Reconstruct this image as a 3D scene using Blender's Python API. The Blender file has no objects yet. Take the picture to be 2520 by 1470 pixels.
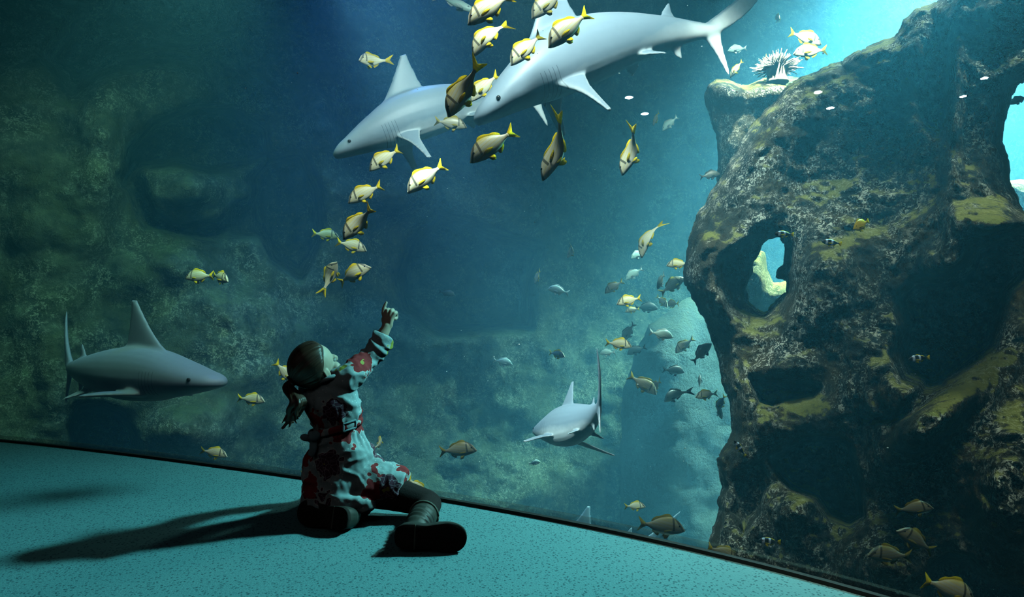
import bpy, bmesh, math, random
import numpy as np
from mathutils import Vector, Matrix, noise

random.seed(7)
rng = np.random.default_rng(7)
SC = bpy.context.scene
COL = SC.collection
F, CX, CY, CAMH = 1500.0, 1260.0, 735.0, 0.74
PI = math.pi


def at(px, py, d):
    return Vector(((px - CX) / F * d, d, CAMH - (py - CY) / F * d))


# ------------------------------------------------------------------ helpers
def mesh_obj(name, verts, faces, mat=None, parent=None, smooth=True):
    me = bpy.data.meshes.new(name)
    me.from_pydata([tuple(v) for v in verts], [], [tuple(f) for f in faces])
    me.validate()
    me.update()
    if smooth:
        me.polygons.foreach_set('use_smooth', [True] * len(me.polygons))
    o = bpy.data.objects.new(name, me)
    COL.objects.link(o)
    if mat:
        me.materials.append(mat)
    if parent:
        o.parent = parent
    return o


def tag(o, label=None, cat=None, group=None, kind=None):
    if label:
        o['label'] = label
    if cat:
        o['category'] = cat
    if group:
        o['group'] = group
    if kind:
        o['kind'] = kind
    return o


def empty(name, loc=(0, 0, 0)):
    o = bpy.data.objects.new(name, None)
    o.empty_display_size = 0.1
    o.location = loc
    COL.objects.link(o)
    return o


def bake(o, mods):
    """apply modifiers given as (type, dict) through the depsgraph"""
    for t, kw in mods:
        m = o.modifiers.new(t, t)
        for k, v in kw.items():
            setattr(m, k, v)
    bpy.context.view_layer.update()
    dg = bpy.context.evaluated_depsgraph_get()
    me = bpy.data.meshes.new_from_object(o.evaluated_get(dg))
    old = o.data
    mats = [m for m in old.materials]
    o.modifiers.clear()
    o.data = me
    me.name = old.name
    me.materials.clear()
    for m in mats:
        me.materials.append(m)
    me.polygons.foreach_set('use_smooth', [True] * len(me.polygons))
    bpy.data.meshes.remove(old)
    return o


def remesh(o, voxel, smooth=4, factor=0.5):
    return bake(o, [('REMESH', dict(mode='VOXEL', voxel_size=voxel)),
                    ('SMOOTH', dict(iterations=smooth, factor=factor))])


# ------------------------------------------------------------------ materials
class NT:
    def __init__(s, name):
        s.m = bpy.data.materials.new(name)
        s.m.use_nodes = True
        s.t = s.m.node_tree
        s.t.nodes.clear()
        s.out = s.t.nodes.new('ShaderNodeOutputMaterial')

    def n(s, typ, **kw):
        nd = s.t.nodes.new('ShaderNode' + typ)
        for k, v in kw.items():
            if k.startswith('i_'):
                key = k[2:]
                key = int(key) if key.isdigit() else key
                if hasattr(v, 'is_output') or isinstance(v, bpy.types.NodeSocket):
                    s.t.links.new(v, nd.inputs[key])
                else:
                    nd.inputs[key].default_value = v
            else:
                setattr(nd, k, v)
        return nd

    def link(s, a, b):
        s.t.links.new(a, b)

    def ramp(s, fac, stops, interp='LINEAR'):
        nd = s.t.nodes.new('ShaderNodeValToRGB')
        cr = nd.color_ramp
        cr.interpolation = interp
        while len(cr.elements) < len(stops):
            cr.elements.new(0.5)
        for e, (p, c) in zip(cr.elements, stops):
            e.position = p
            e.color = tuple(c) + (1,) if len(c) == 3 else c
        s.link(fac, nd.inputs[0])
        return nd.outputs[0]

    def math(s, op, a, b=None, c=None, clamp=False):
        nd = s.t.nodes.new('ShaderNodeMath')
        nd.operation = op
        nd.use_clamp = clamp
        for i, v in enumerate((a, b, c)):
            if v is None:
                continue
            if isinstance(v, (int, float)):
                nd.inputs[i].default_value = v
            else:
                s.link(v, nd.inputs[i])
        return nd.outputs[0]

    def mix(s, fac, a, b, mode='MIX'):
        nd = s.t.nodes.new('ShaderNodeMix')
        nd.data_type = 'RGBA'
        nd.blend_type = mode
        nd.clamp_factor = True
        for key, v in ((0, fac), (6, a), (7, b)):
            if isinstance(v, (int, float)):
                nd.inputs[key].default_value = v
            elif isinstance(v, tuple):
                nd.inputs[key].default_value = v + (1,) if len(v) == 3 else v
            else:
                s.link(v, nd.inputs[key])
        return nd.outputs[2]

    def noise(s, vec, scale, detail=4, rough=0.55, dist=0.0):
        nd = s.n('TexNoise', i_Scale=scale, i_Detail=detail, i_Roughness=rough, i_Distortion=dist)
        if vec is not None:
            s.link(vec, nd.inputs['Vector'])
        return nd.outputs[0]

    def voro(s, vec, scale, feature='F1', out='Distance', rnd=1.0):
        nd = s.n('TexVoronoi', feature=feature, i_Scale=scale, i_Randomness=rnd)
        if vec is not None:
            s.link(vec, nd.inputs['Vector'])
        return nd.outputs[out]

    def principled(s, color, rough=0.6, spec=0.3, bump=None, bstr=0.5, bdist=0.02, **kw):
        p = s.t.nodes.new('ShaderNodeBsdfPrincipled')
        for key, v in (('Base Color', color), ('Roughness', rough), ('Specular IOR Level', spec)):
            if isinstance(v, tuple):
                p.inputs[key].default_value = v + (1,) if len(v) == 3 else v
            elif isinstance(v, (int, float)):
                p.inputs[key].default_value = v
            else:
                s.link(v, p.inputs[key])
        for k, v in kw.items():
            p.inputs[k.replace('_', ' ')].default_value = v
        if bump is not None:
            b = s.n('Bump', i_Strength=bstr, i_Distance=bdist)
            s.link(bump, b.inputs['Height'])
            s.link(b.outputs[0], p.inputs['Normal'])
        s.link(p.outputs[0], s.out.inputs[0])
        return p


def plain(name, col, rough=0.6, spec=0.3, bscale=None, bstr=0.3, bdist=0.004, vary=0.15):
    t = NT(name)
    tc = t.n('TexCoord').outputs['Object']
    nz = t.noise(tc, bscale or 30, 3)
    c = t.mix(nz, tuple(x * (1 - vary) for x in col), tuple(min(1, x * (1 + vary)) for x in col))
    t.principled(c, rough, spec, bump=nz, bstr=bstr, bdist=bdist)
    return t.m


def mat_rock(name, base, dark, pale, algae, moss, pale_amt, algae_amt, moss_amt, scale=1.0):
    t = NT(name)
    g = t.n('NewGeometry')
    pos = g.outputs['Position']
    big = t.noise(pos, 0.9 * scale, 2, 0.6)
    mid = t.noise(pos, 4.0 * scale, 4, 0.68)
    fine = t.noise(pos, 22.0 * scale, 4, 0.78)
    grain = t.noise(pos, 75.0 * scale, 2, 0.7)
    c = t.mix(t.ramp(mid, [(0.35, (0, 0, 0)), (0.7, (1, 1, 1))]), dark, base)
    c = t.mix(t.ramp(fine, [(0.3, (.55,) * 3), (0.7, (0,) * 3)]), c, dark)
    # brown algae patches
    am = t.math('MULTIPLY', t.ramp(t.noise(pos, 1.7 * scale, 3, 0.65, 0.6), [(0.42, (0,) * 3), (0.6, (1,) * 3)]), algae_amt)
    c = t.mix(am, c, t.mix(grain, tuple(x * .35 for x in algae), algae))
    # pale coralline / barnacle speckle, clustered
    cl = t.ramp(t.noise(pos, 2.6 * scale, 3, 0.7, 0.4), [(0.42, (0,) * 3), (0.60, (1,) * 3)])
    sp = t.ramp(t.math('ADD', t.math('MULTIPLY', fine, 0.55), t.math('MULTIPLY', grain, 0.45)), [(0.51, (0,) * 3), (0.565, (1,) * 3)])
    pm = t.math('MULTIPLY', t.math('MULTIPLY', cl, sp), pale_amt, clamp=True)
    c = t.mix(pm, c, t.mix(big, pale, tuple(x * .7 for x in pale)))
    # moss on up-facing faces
    sx = t.n('SeparateXYZ', i_0=g.outputs['Normal'])
    mm = t.math('ADD', sx.outputs[2], t.math('MULTIPLY', t.math('SUBTRACT', fine, 0.5), 0.9))
    mm = t.math('MULTIPLY', t.ramp(t.math('ADD', mm, t.math('MULTIPLY', t.math('SUBTRACT', mid, 0.5), 2.4)), [(0.70, (0,) * 3), (1.05, (1,) * 3)]), moss_amt)
    c = t.mix(mm, c, t.mix(grain, tuple(x * .5 for x in moss), moss))
    t.principled(c, 0.9, 0.12, bump=fine, bstr=0.8, bdist=0.045 / scale ** .5)
    return t.m


# ------------------------------------------------------------------ camera
cam = bpy.data.cameras.new('camera')
cam.sensor_width = 36
cam.lens = 36 * F / 2520
cam.clip_start = 0.02
co = bpy.data.objects.new('camera', cam)
co.location = (0, 0, CAMH)
co.rotation_euler = (PI / 2, 0, 0)
COL.objects.link(co)
SC.camera = co
SC.view_settings.view_transform = 'Standard'
SC.view_settings.look = 'None'
w = bpy.data.worlds.new('world')
SC.world = w
w.use_nodes = True
w.node_tree.nodes['Background'].inputs[0].default_value = (0.02, 0.05, 0.055, 1)
w.node_tree.nodes['Background'].inputs[1].default_value = 0.03
SC.cycles.volume_bounces = 0
SC.cycles.max_bounces = 5
SC.cycles.diffuse_bounces = 0
SC.cycles.use_adaptive_sampling = True
SC.cycles.adaptive_threshold = 0.08
SC.cycles.adaptive_min_samples = 16
SC.cycles.use_light_tree = False
SC.cycles.glossy_bounces = 2
SC.cycles.transmission_bounces = 4
SC.cycles.transparent_max_bounces = 16
SC.cycles.use_denoising = True
SC.cycles.sample_clamp_indirect = 3.0

# ------------------------------------------------------------------ window curve
WB = [(-700, 1048), (-400, 1060), (-180, 1074), (0, 1088.5), (286, 1115), (476, 1140), (755, 1177), (1078, 1230), (1278, 1269), (1417, 1296),
      (1556, 1326), (1694, 1357), (1905, 1400), (2057, 1438), (2169, 1469)]
wc = [at(x, y, F * CAMH / (y - CY)) for x, y in WB]
wc = [Vector((v.x, v.y)) for v in wc]
dirn = (wc[-1] - wc[-3]).normalized()
for k in range(6):
    a = -0.14
    dirn = Vector((dirn.x * math.cos(a) - dirn.y * math.sin(a), dirn.x * math.sin(a) + dirn.y * math.cos(a)))
    wc.append(wc[-1] + dirn * 0.34)


def catmull(pts, n):
    P = [pts[0] * 2 - pts[1]] + list(pts) + [pts[-1] * 2 - pts[-2]]
    out = []
    for i in range(1, len(P) - 2):
        for k in range(n):
            t = k / n
            p0, p1, p2, p3 = P[i - 1], P[i], P[i + 1], P[i + 2]
            out.append(0.5 * ((2 * p1) + (p2 - p0) * t + (2 * p0 - 5 * p1 + 4 * p2 - p3) * t * t + (3 * p1 - p0 - 3 * p2 + p3) * t ** 3))
    out.append(pts[-1].copy())
    return out


# one smooth curve (cubic fit in arc length keeps the pane free of wobble)
ss = np.cumsum([0] + [(wc[i + 1] - wc[i]).length for i in range(len(wc) - 1)])
fx = np.polyfit(ss, [v.x for v in wc], 6)
fy = np.polyfit(ss, [v.y for v in wc], 6)
sv = np.linspace(ss[0], ss[-1], 90)
WCUR = [Vector((float(np.polyval(fx, s)), float(np.polyval(fy, s)))) for s in sv]
WNOR = []
for i in range(len(WCUR)):
    tdir = (WCUR[min(i + 1, 89)] - WCUR[max(i - 1, 0)]).normalized()
    WNOR.append(Vector((-tdir.y, tdir.x)))     # towards the water


def wy(x):
    for a, b in zip(WCUR[:-1], WCUR[1:]):
        if min(a.x, b.x) <= x <= max(a.x, b.x):
            return a.y + (b.y - a.y) * (x - a.x) / (b.x - a.x + 1e-9)
    return WCUR[0].y if x < WCUR[0].x else WCUR[-1].y


def strip(name, off0, off1, z0, z1, mat, kind='structure'):
    """closed band following the window curve, between two offsets and heights"""
    vs, fs = [], []
    n = len(WCUR)
    for p, nn in zip(WCUR, WNOR):
        a, b = p + nn * off0, p + nn * off1
        vs += [(a.x, a.y, z0), (b.x, b.y, z0), (b.x, b.y, z1), (a.x, a.y, z1)]
    for i in range(n - 1):
        for k in range(4):
            fs.append((4 * i + k, 4 * i + (k + 1) % 4, 4 * i + 4 + (k + 1) % 4, 4 * i + 4 + k))
    fs += [(3, 2, 1, 0), (4 * n - 4, 4 * n - 3, 4 * n - 2, 4 * n - 1)]
    o = mesh_obj(name, vs, fs, mat, smooth=False)
    return tag(o, kind=kind)


# ------------------------------------------------------------------ carpet floor
t = NT('carpet')
tc = t.n('NewGeometry').outputs['Position']
sp1 = t.voro(tc, 100)
sp2 = t.noise(tc, 160, 3, 0.7)
nz = t.noise(tc, 5, 3)
fleck = t.ramp(t.math('ADD', t.math('MULTIPLY', sp1, 0.8), t.math('MULTIPLY', sp2, 0.75)), [(0.53, (1, 1, 1)), (0.66, (0, 0, 0))])
cc = t.mix(nz, (0.12, 0.29, 0.32), (0.15, 0.34, 0.365))
cc = t.mix(t.math('MULTIPLY', sp2, 0.35), cc, (0.21, 0.44, 0.45))
cc = t.mix(t.math('MULTIPLY', fleck, 0.8), cc, (0.035, 0.10, 0.12))
t.principled(cc, 0.95, 0.1, bump=sp2, bstr=0.5, bdist=0.006)
M_CARPET = t.m
fl = [(p.x, p.y, 0.0) for p in WCUR] + [(WCUR[-1].x, -7.5, 0.0), (-9.5, -7.5, 0.0), (-9.5, WCUR[0].y, 0.0)]
o = mesh_obj('floor', fl, [tuple(range(len(fl)))], M_CARPET, smooth=False)
tag(o, kind='structure')

M_SEAL = plain('window_seal', (0.018, 0.02, 0.02), 0.7)
o = strip('trim_1', -0.012, 0.004, 0.0, 0.011, M_SEAL)
t = NT('refracted_carpet')  # translucent brown stands in for carpet refracted through the acrylic edge
p = t.principled((0.10, 0.085, 0.06), 0.5, 0.3)
tr = t.n('BsdfTransparent')
mx = t.n('MixShader', i_0=0.2)
t.link(tr.outputs[0], mx.inputs[1])
t.link(p.outputs[0], mx.inputs[2])
t.link(mx.outputs[0], t.out.inputs[0])
o = strip('refraction_strip', 0.012, 0.03, -0.05, 0.022, t.m)

# acrylic pane
t = NT('acrylic')
tr = t.n('BsdfTransparent', i_Color=(0.97, 0.99, 0.985, 1))
gl = t.n('BsdfGlossy', i_Color=(0.9, 1, 1, 1), i_Roughness=0.0)
fr = t.n('Fresnel', i_IOR=1.4)
mx = t.n('MixShader', i_0=t.math('MULTIPLY', fr.outputs[0], 0.8))
t.link(tr.outputs[0], mx.inputs[1])
t.link(gl.outputs[0], mx.inputs[2])
t.link(mx.outputs[0], t.out.inputs[0])
vs, fs = [], []
PANE = []
dx_, dy_ = np.polyder(fx), np.polyder(fy)
for s_ in np.linspace(ss[0], ss[-1], 1400):
    tv = Vector((float(np.polyval(dx_, s_)), float(np.polyval(dy_, s_)))).normalized()
    PANE.append(Vector((float(np.polyval(fx, s_)), float(np.polyval(fy, s_)))) + Vector((-tv.y, tv.x)) * 0.008)
for a in PANE:
    vs += [(a.x, a.y, 0.0), (a.x, a.y, 3.6)]
for i in range(len(PANE) - 1):
    fs.append((2 * i, 2 * i + 2, 2 * i + 3, 2 * i + 1))
o = mesh_obj('window_1', vs, fs, t.m)
tag(o, kind='structure')

# dark viewing room behind the camera
M_ROOM = plain('room_wall', (0.012, 0.016, 0.018), 0.9)
def quad(name, pts, mat):
    return tag(mesh_obj(name, pts, [(0, 1, 2, 3)], mat, smooth=False), kind='structure')
quad('wall_rear', [(-9.5, -7.5, 0), (WCUR[-1].x, -7.5, 0), (WCUR[-1].x, -7.5, 3.6), (-9.5, -7.5, 3.6)], M_ROOM)
quad('wall_side', [(WCUR[-1].x, -7.5, 0), (WCUR[-1].x, WCUR[-1].y, 0), (WCUR[-1].x, WCUR[-1].y, 3.6), (WCUR[-1].x, -7.5, 3.6)], M_ROOM)
quad('wall_left', [(-9.5, -7.5, 0), (-9.5, WCUR[0].y, 0), (-9.5, WCUR[0].y, 3.6), (-9.5, -7.5, 3.6)], M_ROOM)
cl = [(x, y, 3.6) for x, y, z in fl]
o = mesh_obj('ceiling', cl, [tuple(range(len(cl)))[::-1]], M_ROOM, smooth=False)
tag(o, kind='structure')

# ------------------------------------------------------------------ water
WATER_TOP = 6.6
t = NT('tank_water')
ab = t.n('VolumeAbsorption', i_Color=(0.45, 0.77, 0.81, 1), i_Density=0.16)
vsn = t.n('VolumeScatter', i_Color=(0.21, 0.69, 1.0, 1), i_Density=0.046, i_Anisotropy=0.2)
em = t.n('Emission', i_Color=(0.06, 0.52, 0.80, 1), i_Strength=0.0022)  # faint even glow added to the water as ambient haze
a1 = t.n('AddShader', i_0=ab.outputs[0], i_1=vsn.outputs[0])
a2 = t.n('AddShader', i_0=a1.outputs[0], i_1=em.outputs[0])
t.link(a2.outputs[0], t.out.inputs['Volume'])
ring = [p_ + n_ * 0.035 for p_, n_ in zip(WCUR, WNOR)] + [Vector((14, WCUR[-1].y)), Vector((14, 17)), Vector((-9.5, 17)), Vector((-9.5, WCUR[0].y + .04))]
n = len(ring)
vs = [(p_.x, p_.y, -3.4) for p_ in ring] + [(p_.x, p_.y, WATER_TOP) for p_ in ring]
fs = [tuple(range(n))[::-1], tuple(range(n, 2 * n))] + [(i, (i + 1) % n, n + (i + 1) % n, n + i) for i in range(n)]
o = mesh_obj('water', vs, fs, t.m, smooth=False)
tag(o, kind='structure')


# ------------------------------------------------------------------ rock reliefs
def polysdf(poly, X, Y):
    """signed distance to a polygon, positive inside"""
    d = np.full(X.shape, 1e9)
    ins = np.zeros(X.shape, bool)
    n = len(poly)
    for i in range(n):
        (x0, y0), (x1, y1) = poly[i], poly[(i + 1) % n]
        ex, ey = x1 - x0, y1 - y0
        wx, wy_ = X - x0, Y - y0
        tt = np.clip((wx * ex + wy_ * ey) / (ex * ex + ey * ey + 1e-9), 0, 1)
        d = np.minimum(d, np.hypot(wx - ex * tt, wy_ - ey * tt))
        c = ((y0 > Y) != (y1 > Y)) & (X < (x1 - x0) * (Y - y0) / ((y1 - y0) if y1 != y0 else 1e-9) + x0)
        ins ^= c
    return np.where(ins, d, -d)


def fbm(P, scale, octs=5, H=0.9):
    return np.array([noise.fractal(Vector((x * scale, y * scale, z * scale)), H, 2.1, octs, noise_basis='PERLIN_ORIGINAL') for x, y, z in P])


def sstep(a, b, x):
    t = np.clip((x - a) / (b - a), 0, 1)
    return t * t * (3 - 2 * t)


def relief(name, outline, dfun, step, mat, holes=(), thick=1.0, rr=90, edge_noise=7, amps=((1.3, .16), (5, .05)), seed=0.0, closed=True):
    xs = [p[0] for p in outline]
    ys = [p[1] for p in outline]
    gx = np.arange(min(xs) - 2 * step, max(xs) + 2.5 * step, step)
    gy = np.arange(min(ys) - 2 * step, max(ys) + 2.5 * step, step)
    X, Y = np.meshgrid(gx, gy)
    S = polysdf(outline, X, Y)
    for h in holes:
        S = np.minimum(S, -polysdf(h, X, Y))
    if edge_noise:
        q = np.stack([X.ravel() / 60, Y.ravel() / 60, np.full(X.size, seed)], 1)
        S = S + fbm(q, 1.0, 5).reshape(X.shape) * edge_noise
    gyv, gxv = np.gradient(S, step)
    gl_ = np.maximum(np.hypot(gxv, gyv), 0.3)
    near = S < 0.55 * step
    PX = np.where(near, X - gxv / gl_ * S, X)
    PY = np.where(near, Y - gyv / gl_ * S, Y)
    E = np.where(near, 0, S)
    keep = (S[:-1, :-1] > -.9 * step) & (S[1:, :-1] > -.9 * step) & (S[:-1, 1:] > -.9 * step) & (S[1:, 1:] > -.9 * step)
    keep &= (np.maximum(np.maximum(S[:-1, :-1], S[1:, :-1]), np.maximum(S[:-1, 1:], S[1:, 1:])) > 0)
    D = dfun(PX, PY)
    k = np.clip(E / rr, 0, 1)
    rim = (1 - np.sqrt(np.clip(1 - (1 - k) ** 2, 0, 1)))
    used = np.zeros(X.shape, bool)
    for a in (slice(None, -1), slice(1, None)):
        for b in (slice(None, -1), slice(1, None)):
            used[a, b] |= keep
    idx = -np.ones(X.shape, int)
    idx[used] = np.arange(used.sum())
    px, py, dd, rm, kk = PX[used], PY[used], D[used], rim[used], k[used]
    d0 = dd + thick * 0.5 * rm
    P = np.stack([(px - CX) / F * d0, d0, CAMH - (py - CY) / F * d0], 1)
    dn = np.zeros(len(P))
    for sc, am in amps:
        dn += fbm(P + seed, sc, 6) * am
    dn *= sstep(0, .25, kk) * .85 + .15
    df = d0 + dn
    db = dd + thick * (0.5 + 0.5 * (1 - rm)) + dn
    db = np.where(kk == 0, df, db)
    def wpos(d):
        return np.stack([(px - CX) / F * d, d, CAMH - (py - CY) / F * d], 1)
    V = wpos(df)
    ii, jj = np.nonzero(keep)
    q = np.stack([idx[ii, jj], idx[ii + 1, jj], idx[ii + 1, jj + 1], idx[ii, jj + 1]], 1)
    verts, faces = V, q
    if closed:
        bidx = np.arange(len(V)) + len(V)
        onrim = kk == 0
        bidx = np.where(onrim, np.arange(len(V)), bidx)
        q2 = bidx[q[:, ::-1]]
        # drop back faces that coincide with front ones
        ok = ~np.all(onrim[q], axis=1)
        verts = np.concatenate([V, wpos(db)])
        faces = np.concatenate([q, q2[ok]])
    me = bpy.data.meshes.new(name)
    me.from_pydata(verts.tolist(), [], faces.tolist())
    bm = bmesh.new()
    bm.from_mesh(me)
    bmesh.ops.delete(bm, geom=[v for v in bm.verts if not v.link_faces], context='VERTS')
    bm.to_mesh(me)
    bm.free()
    me.validate()
    me.polygons.foreach_set('use_smooth', [True] * len(me.polygons))
    me.materials.append(mat)
    ob = bpy.data.objects.new(name, me)
    COL.objects.link(ob)
    return ob


def bump(X, Y, cx, cy, rx, ry, amt, rot=0):
    c, s_ = math.cos(math.radians(rot)), math.sin(math.radians(rot))
    u = ((X - cx) * c + (Y - cy) * s_) / rx
    v = (-(X - cx) * s_ + (Y - cy) * c) / ry
    return amt * np.exp(-(u * u + v * v) * 1.2)


def cave(X, Y, poly, amt, soft):
    return amt * sstep(-soft, soft, polysdf(poly, X, Y))


# ---- rear and left rock wall of the tank
M_WALL = mat_rock('tank_rock', (0.22, 0.31, 0.21), (0.022, 0.038, 0.030), (0.50, 0.66, 0.50), (0.11, 0.15, 0.05), (0.11, 0.20, 0.07), 0.6, 0.6, 0.5, 0.8)
CAVE_A = [(300, 455), (320, 370), (380, 305), (480, 268), (575, 270), (650, 320), (660, 380), (610, 400), (520, 425), (430, 400), (350, 410)]
CAVE_A2 = [(290, 430), (350, 440), (375, 520), (430, 555), (540, 548), (580, 500), (640, 480), (640, 580), (500, 590), (360, 560)]
CAVE_B = [(620, 440), (660, 395), (740, 380), (785, 470), (785, 590), (740, 680), (680, 640), (640, 560)]
CAVE_C = [(985, 680), (1020, 590), (1080, 530), (1150, 550), (1240, 590), (1330, 610), (1300, 700), (1300, 800), (1080, 820), (1000, 760)]
CAVE_D = [(170, 1050), (190, 1000), (240, 995), (300, 1020), (330, 1070), (345, 1130), (330, 1200), (200, 1200)]
CAVE_E = [(130, 140), (210, 40), (330, -60), (520, -60), (560, 60), (480, 120), (300, 150), (180, 230)]


def d_wall(X, Y):
    d = np.interp(X, [-700, -300, 0, 250, 500, 750, 900, 1150, 1350, 1520, 2000, 2700], [5.3, 5.6, 6.0, 6.5, 7.2, 8.1, 8.9, 9.8, 10.4, 10.9, 11.6, 12.2])
    d = d + np.interp(Y, [-400, 200, 700, 1200], [0.9, 0.1, 0.0, -0.35])
    d = d + cave(X, Y, CAVE_A, 1.5, 16) + cave(X, Y, CAVE_A2, .55, 14) + cave(X, Y, CAVE_B, 1.5, 20) + cave(X, Y, CAVE_C, 2.4, 24) + cave(X, Y, CAVE_D, 1.5, 14) + cave(X, Y, CAVE_E, .8, 40)
    for a in ((470, 470, 110, 80, -.55), (240, 420, 70, 230, -.5), (400, 190, 220, 120, -.5), (560, 760, 130, 120, -.35), (100, 560, 120, 300, -.35),
              (800, 330, 60, 200, -.55), (860, 560, 70, 170, -.5), (960, 470, 110, 60, -.6), (1010, 820, 160, 80, -.6), (1260, 520, 120, 60, -.4),
              (480, 1060, 130, 90, -.6), (130, 930, 80, 150, -.4), (430, 640, 100, 80, -.4), (650, 880, 100, 120, -.45), (1130, 470, 160, 60, -.5)):
        d = d + bump(X, Y, *a)
    return d


o = relief('wall_back', [(-760, -520), (2700, -520), (2700, 1420), (-760, 1420)], d_wall, 9, M_WALL, closed=False, edge_noise=0, thick=0, rr=1,
           amps=((0.5, .40), (1.5, .11), (5, .035)), seed=3.3)
tag(o, kind='structure')

# pale lit column of rock far right, behind the arch
M_PALE = mat_rock('pale_rock', (0.08, 0.12, 0.115), (0.06, 0.095, 0.09), (0.15, 0.20, 0.17), (0.09, 0.13, 0.09), (0.12, 0.17, 0.09), 0.35, 0.4, 0.4, 0.8)
PC = [(1532, 1480), (1526, 1100), (1535, 960), (1560, 880), (1600, 800), (1680, 740), (1790, 700), (1950, 700), (1990, 1000), (1990, 1480)]
o = relief('rock_column', PC, lambda X, Y: 8.6 + (X - 1600) * 0.0012 + bump(X, Y, 1650, 1000, 90, 300, -.4), 9, M_PALE, thick=1.6, rr=110, edge_noise=6,
           amps=((0.6, .15), (3, .05)), seed=9.1)
tag(o, 'pale green rock buttress standing behind the left edge of the big arch', 'rock')

# ---- big arch rock on the right
M_ARCH = mat_rock('arch_rock', (0.11, 0.12, 0.10), (0.018, 0.026, 0.026), (0.88, 0.93, 0.80), (0.14, 0.105, 0.04), (0.42, 0.44, 0.10), 1.0, 0.7, 0.75, 1.0)
ARCH = [(1795, 398), (1830, 340), (1850, 300), (1893, 253), (1935, 215), (1975, 190), (2020, 172), (2070, 150), (2120, 125), (2165, 105), (2200, 88), (2222, 52), (2255, 25),
        (2300, 0), (2350, -60), (2450, -160), (2800, -300), (2900, 1700), (1700, 1700), (1730, 1400), (1757, 1290), (1775, 1200), (1765, 1130), (1800, 1060),
        (1795, 1010), (1772, 940), (1765, 890), (1745, 820), (1715, 750), (1680, 700), (1685, 630), (1690, 590), (1715, 530), (1745, 485), (1765, 450)]
HOLE1 = [(1876, 605), (1893, 590), (1915, 588), (1931, 606), (1931, 650), (1915, 664), (1912, 680), (1922, 690), (1933, 693), (1930, 716), (1905, 745), (1882, 768), (1840, 745), (1842, 690)]
HOLE2 = [(2530, 205), (2508, 215), (2490, 235), (2484, 270), (2472, 310), (2468, 350), (2476, 390), (2482, 430), (2500, 480), (2520, 520), (2600, 520), (2700, 400), (2680, 250), (2600, 190)]
C1 = [(2215, 735), (2250, 700), (2330, 690), (2385, 650), (2400, 610), (2470, 575), (2540, 560), (2540, 660), (2480, 720), (2455, 800), (2440, 850), (2400, 880), (2340, 930), (2290, 950), (2225, 930), (2205, 870), (2230, 800)]
C2 = [(1895, 1125), (1945, 1100), (1980, 1080), (2060, 1078), (2095, 1095), (2100, 1140), (2118, 1200), (2122, 1270), (2090, 1290), (2040, 1270), (2010, 1225), (1950, 1200), (1925, 1175)]
C3 = [(2280, 1440), (2290, 1390), (2335, 1365), (2385, 1375), (2430, 1420), (2500, 1450), (2560, 1470), (2560, 1560), (2290, 1560)]
C4 = [(1850, 930), (1900, 940), (1960, 945), (2015, 955), (2000, 975), (1930, 985), (1900, 1000), (1870, 990)]
C5 = [(2110, 1015), (2150, 1025), (2210, 1015), (2280, 940), (2310, 930), (2330, 950), (2240, 1020), (2190, 1040), (2120, 1040)]
C6 = [(1815, 1170), (1870, 1140), (1880, 1190), (1870, 1260), (1830, 1310), (1800, 1260)]
C7 = [(1775, 640), (1830, 600), (1890, 575), (1935, 570), (1950, 620), (1945, 720), (1925, 780), (1850, 790), (1800, 760), (1775, 700)]
C8 = [(2290, 30), (2325, 60), (2340, 150), (2335, 280), (2310, 330), (2270, 290), (2250, 180)]
RIBS = ((2350, 300, 22, 260, -.26, 3), (2365, 520, 40, 120, -.16, 10), (2470, 560, 130, 60, -.55, 12), (2010, 730, 90, 130, -.22, 0), (2200, 960, 120, 90, -.34, 0), (2130, 850, 90, 90, -.15, 0),
        (2060, 640, 90, 120, -.15, 0), (1745, 700, 45, 120, -.15, -20), (2330, 1010, 190, 55, -.42, -38), (2250, 1090, 130, 110, -.30, 0), (1950, 1030, 110, 60, -.22, -10),
        (1960, 1260, 70, 60, -.25, 0), (2180, 1400, 110, 80, -.32, 0), (1930, 905, 80, 35, -.18, 0), (1850, 1060, 40, 150, -.10, 0), (2480, 1180, 120, 180, -.4, 0), (2150, 380, 200, 220, .22, 0),
        (2330, 640, 90, 70, -.25, -20), (1890, 430, 60, 200, -.12, 25))


def d_arch(X, Y):
    d = np.interp(X, [1650, 1850, 2050, 2300, 2520, 2900], [4.05, 3.75, 3.45, 3.1, 2.85, 2.6])
    d = d + np.interp(Y, [-300, 200, 700, 1100, 1400, 1700], [0.75, 0.42, 0.1, -0.1, -0.35, -.55])
    for poly, am, so in ((C1, .95, 26), (C2, 1.0, 14), (C3, .9, 16), (C4, .38, 14), (C5, .3, 12), (C6, .3, 18), (C7, .30, 18), (C8, .2, 26)):
        d = d + cave(X, Y, poly, am, so)
    for a in RIBS:
        d = d + bump(X, Y, *a)
    return d


o = relief('rock_arch', ARCH, d_arch, 5, M_ARCH, holes=(HOLE1, HOLE2), thick=1.25, rr=70, edge_noise=9, amps=((1.6, .12), (4.5, .07), (13, .034), (30, .012)), seed=1.7)
ARCH_OBJ = tag(o, 'huge dark encrusted rock arch with a small see-through hole filling the right side', 'rock')

# pillar whose lit top shows behind the arch
PIL = [(1742, 208), (1762, 196), (1800, 200), (1840, 204), (1890, 192), (1960, 190), (2030, 200), (2010, 250), (1905, 300), (1852, 380), (1840, 470), (1830, 600), (1790, 610), (1768, 470), (1764, 330), (1740, 262), (1733, 235)]
o = relief('rock_stack', PIL, lambda X, Y: 5.5 + bump(X, Y, 1850, 215, 200, 40, -.25), 6, M_ARCH, thick=1.1, rr=60, edge_noise=8, amps=((1.6, .12), (5, .06)), seed=5.2)
tag(o, 'rock pillar with sunlit mossy top carrying the white anemone, behind the arch', 'rock')

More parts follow.
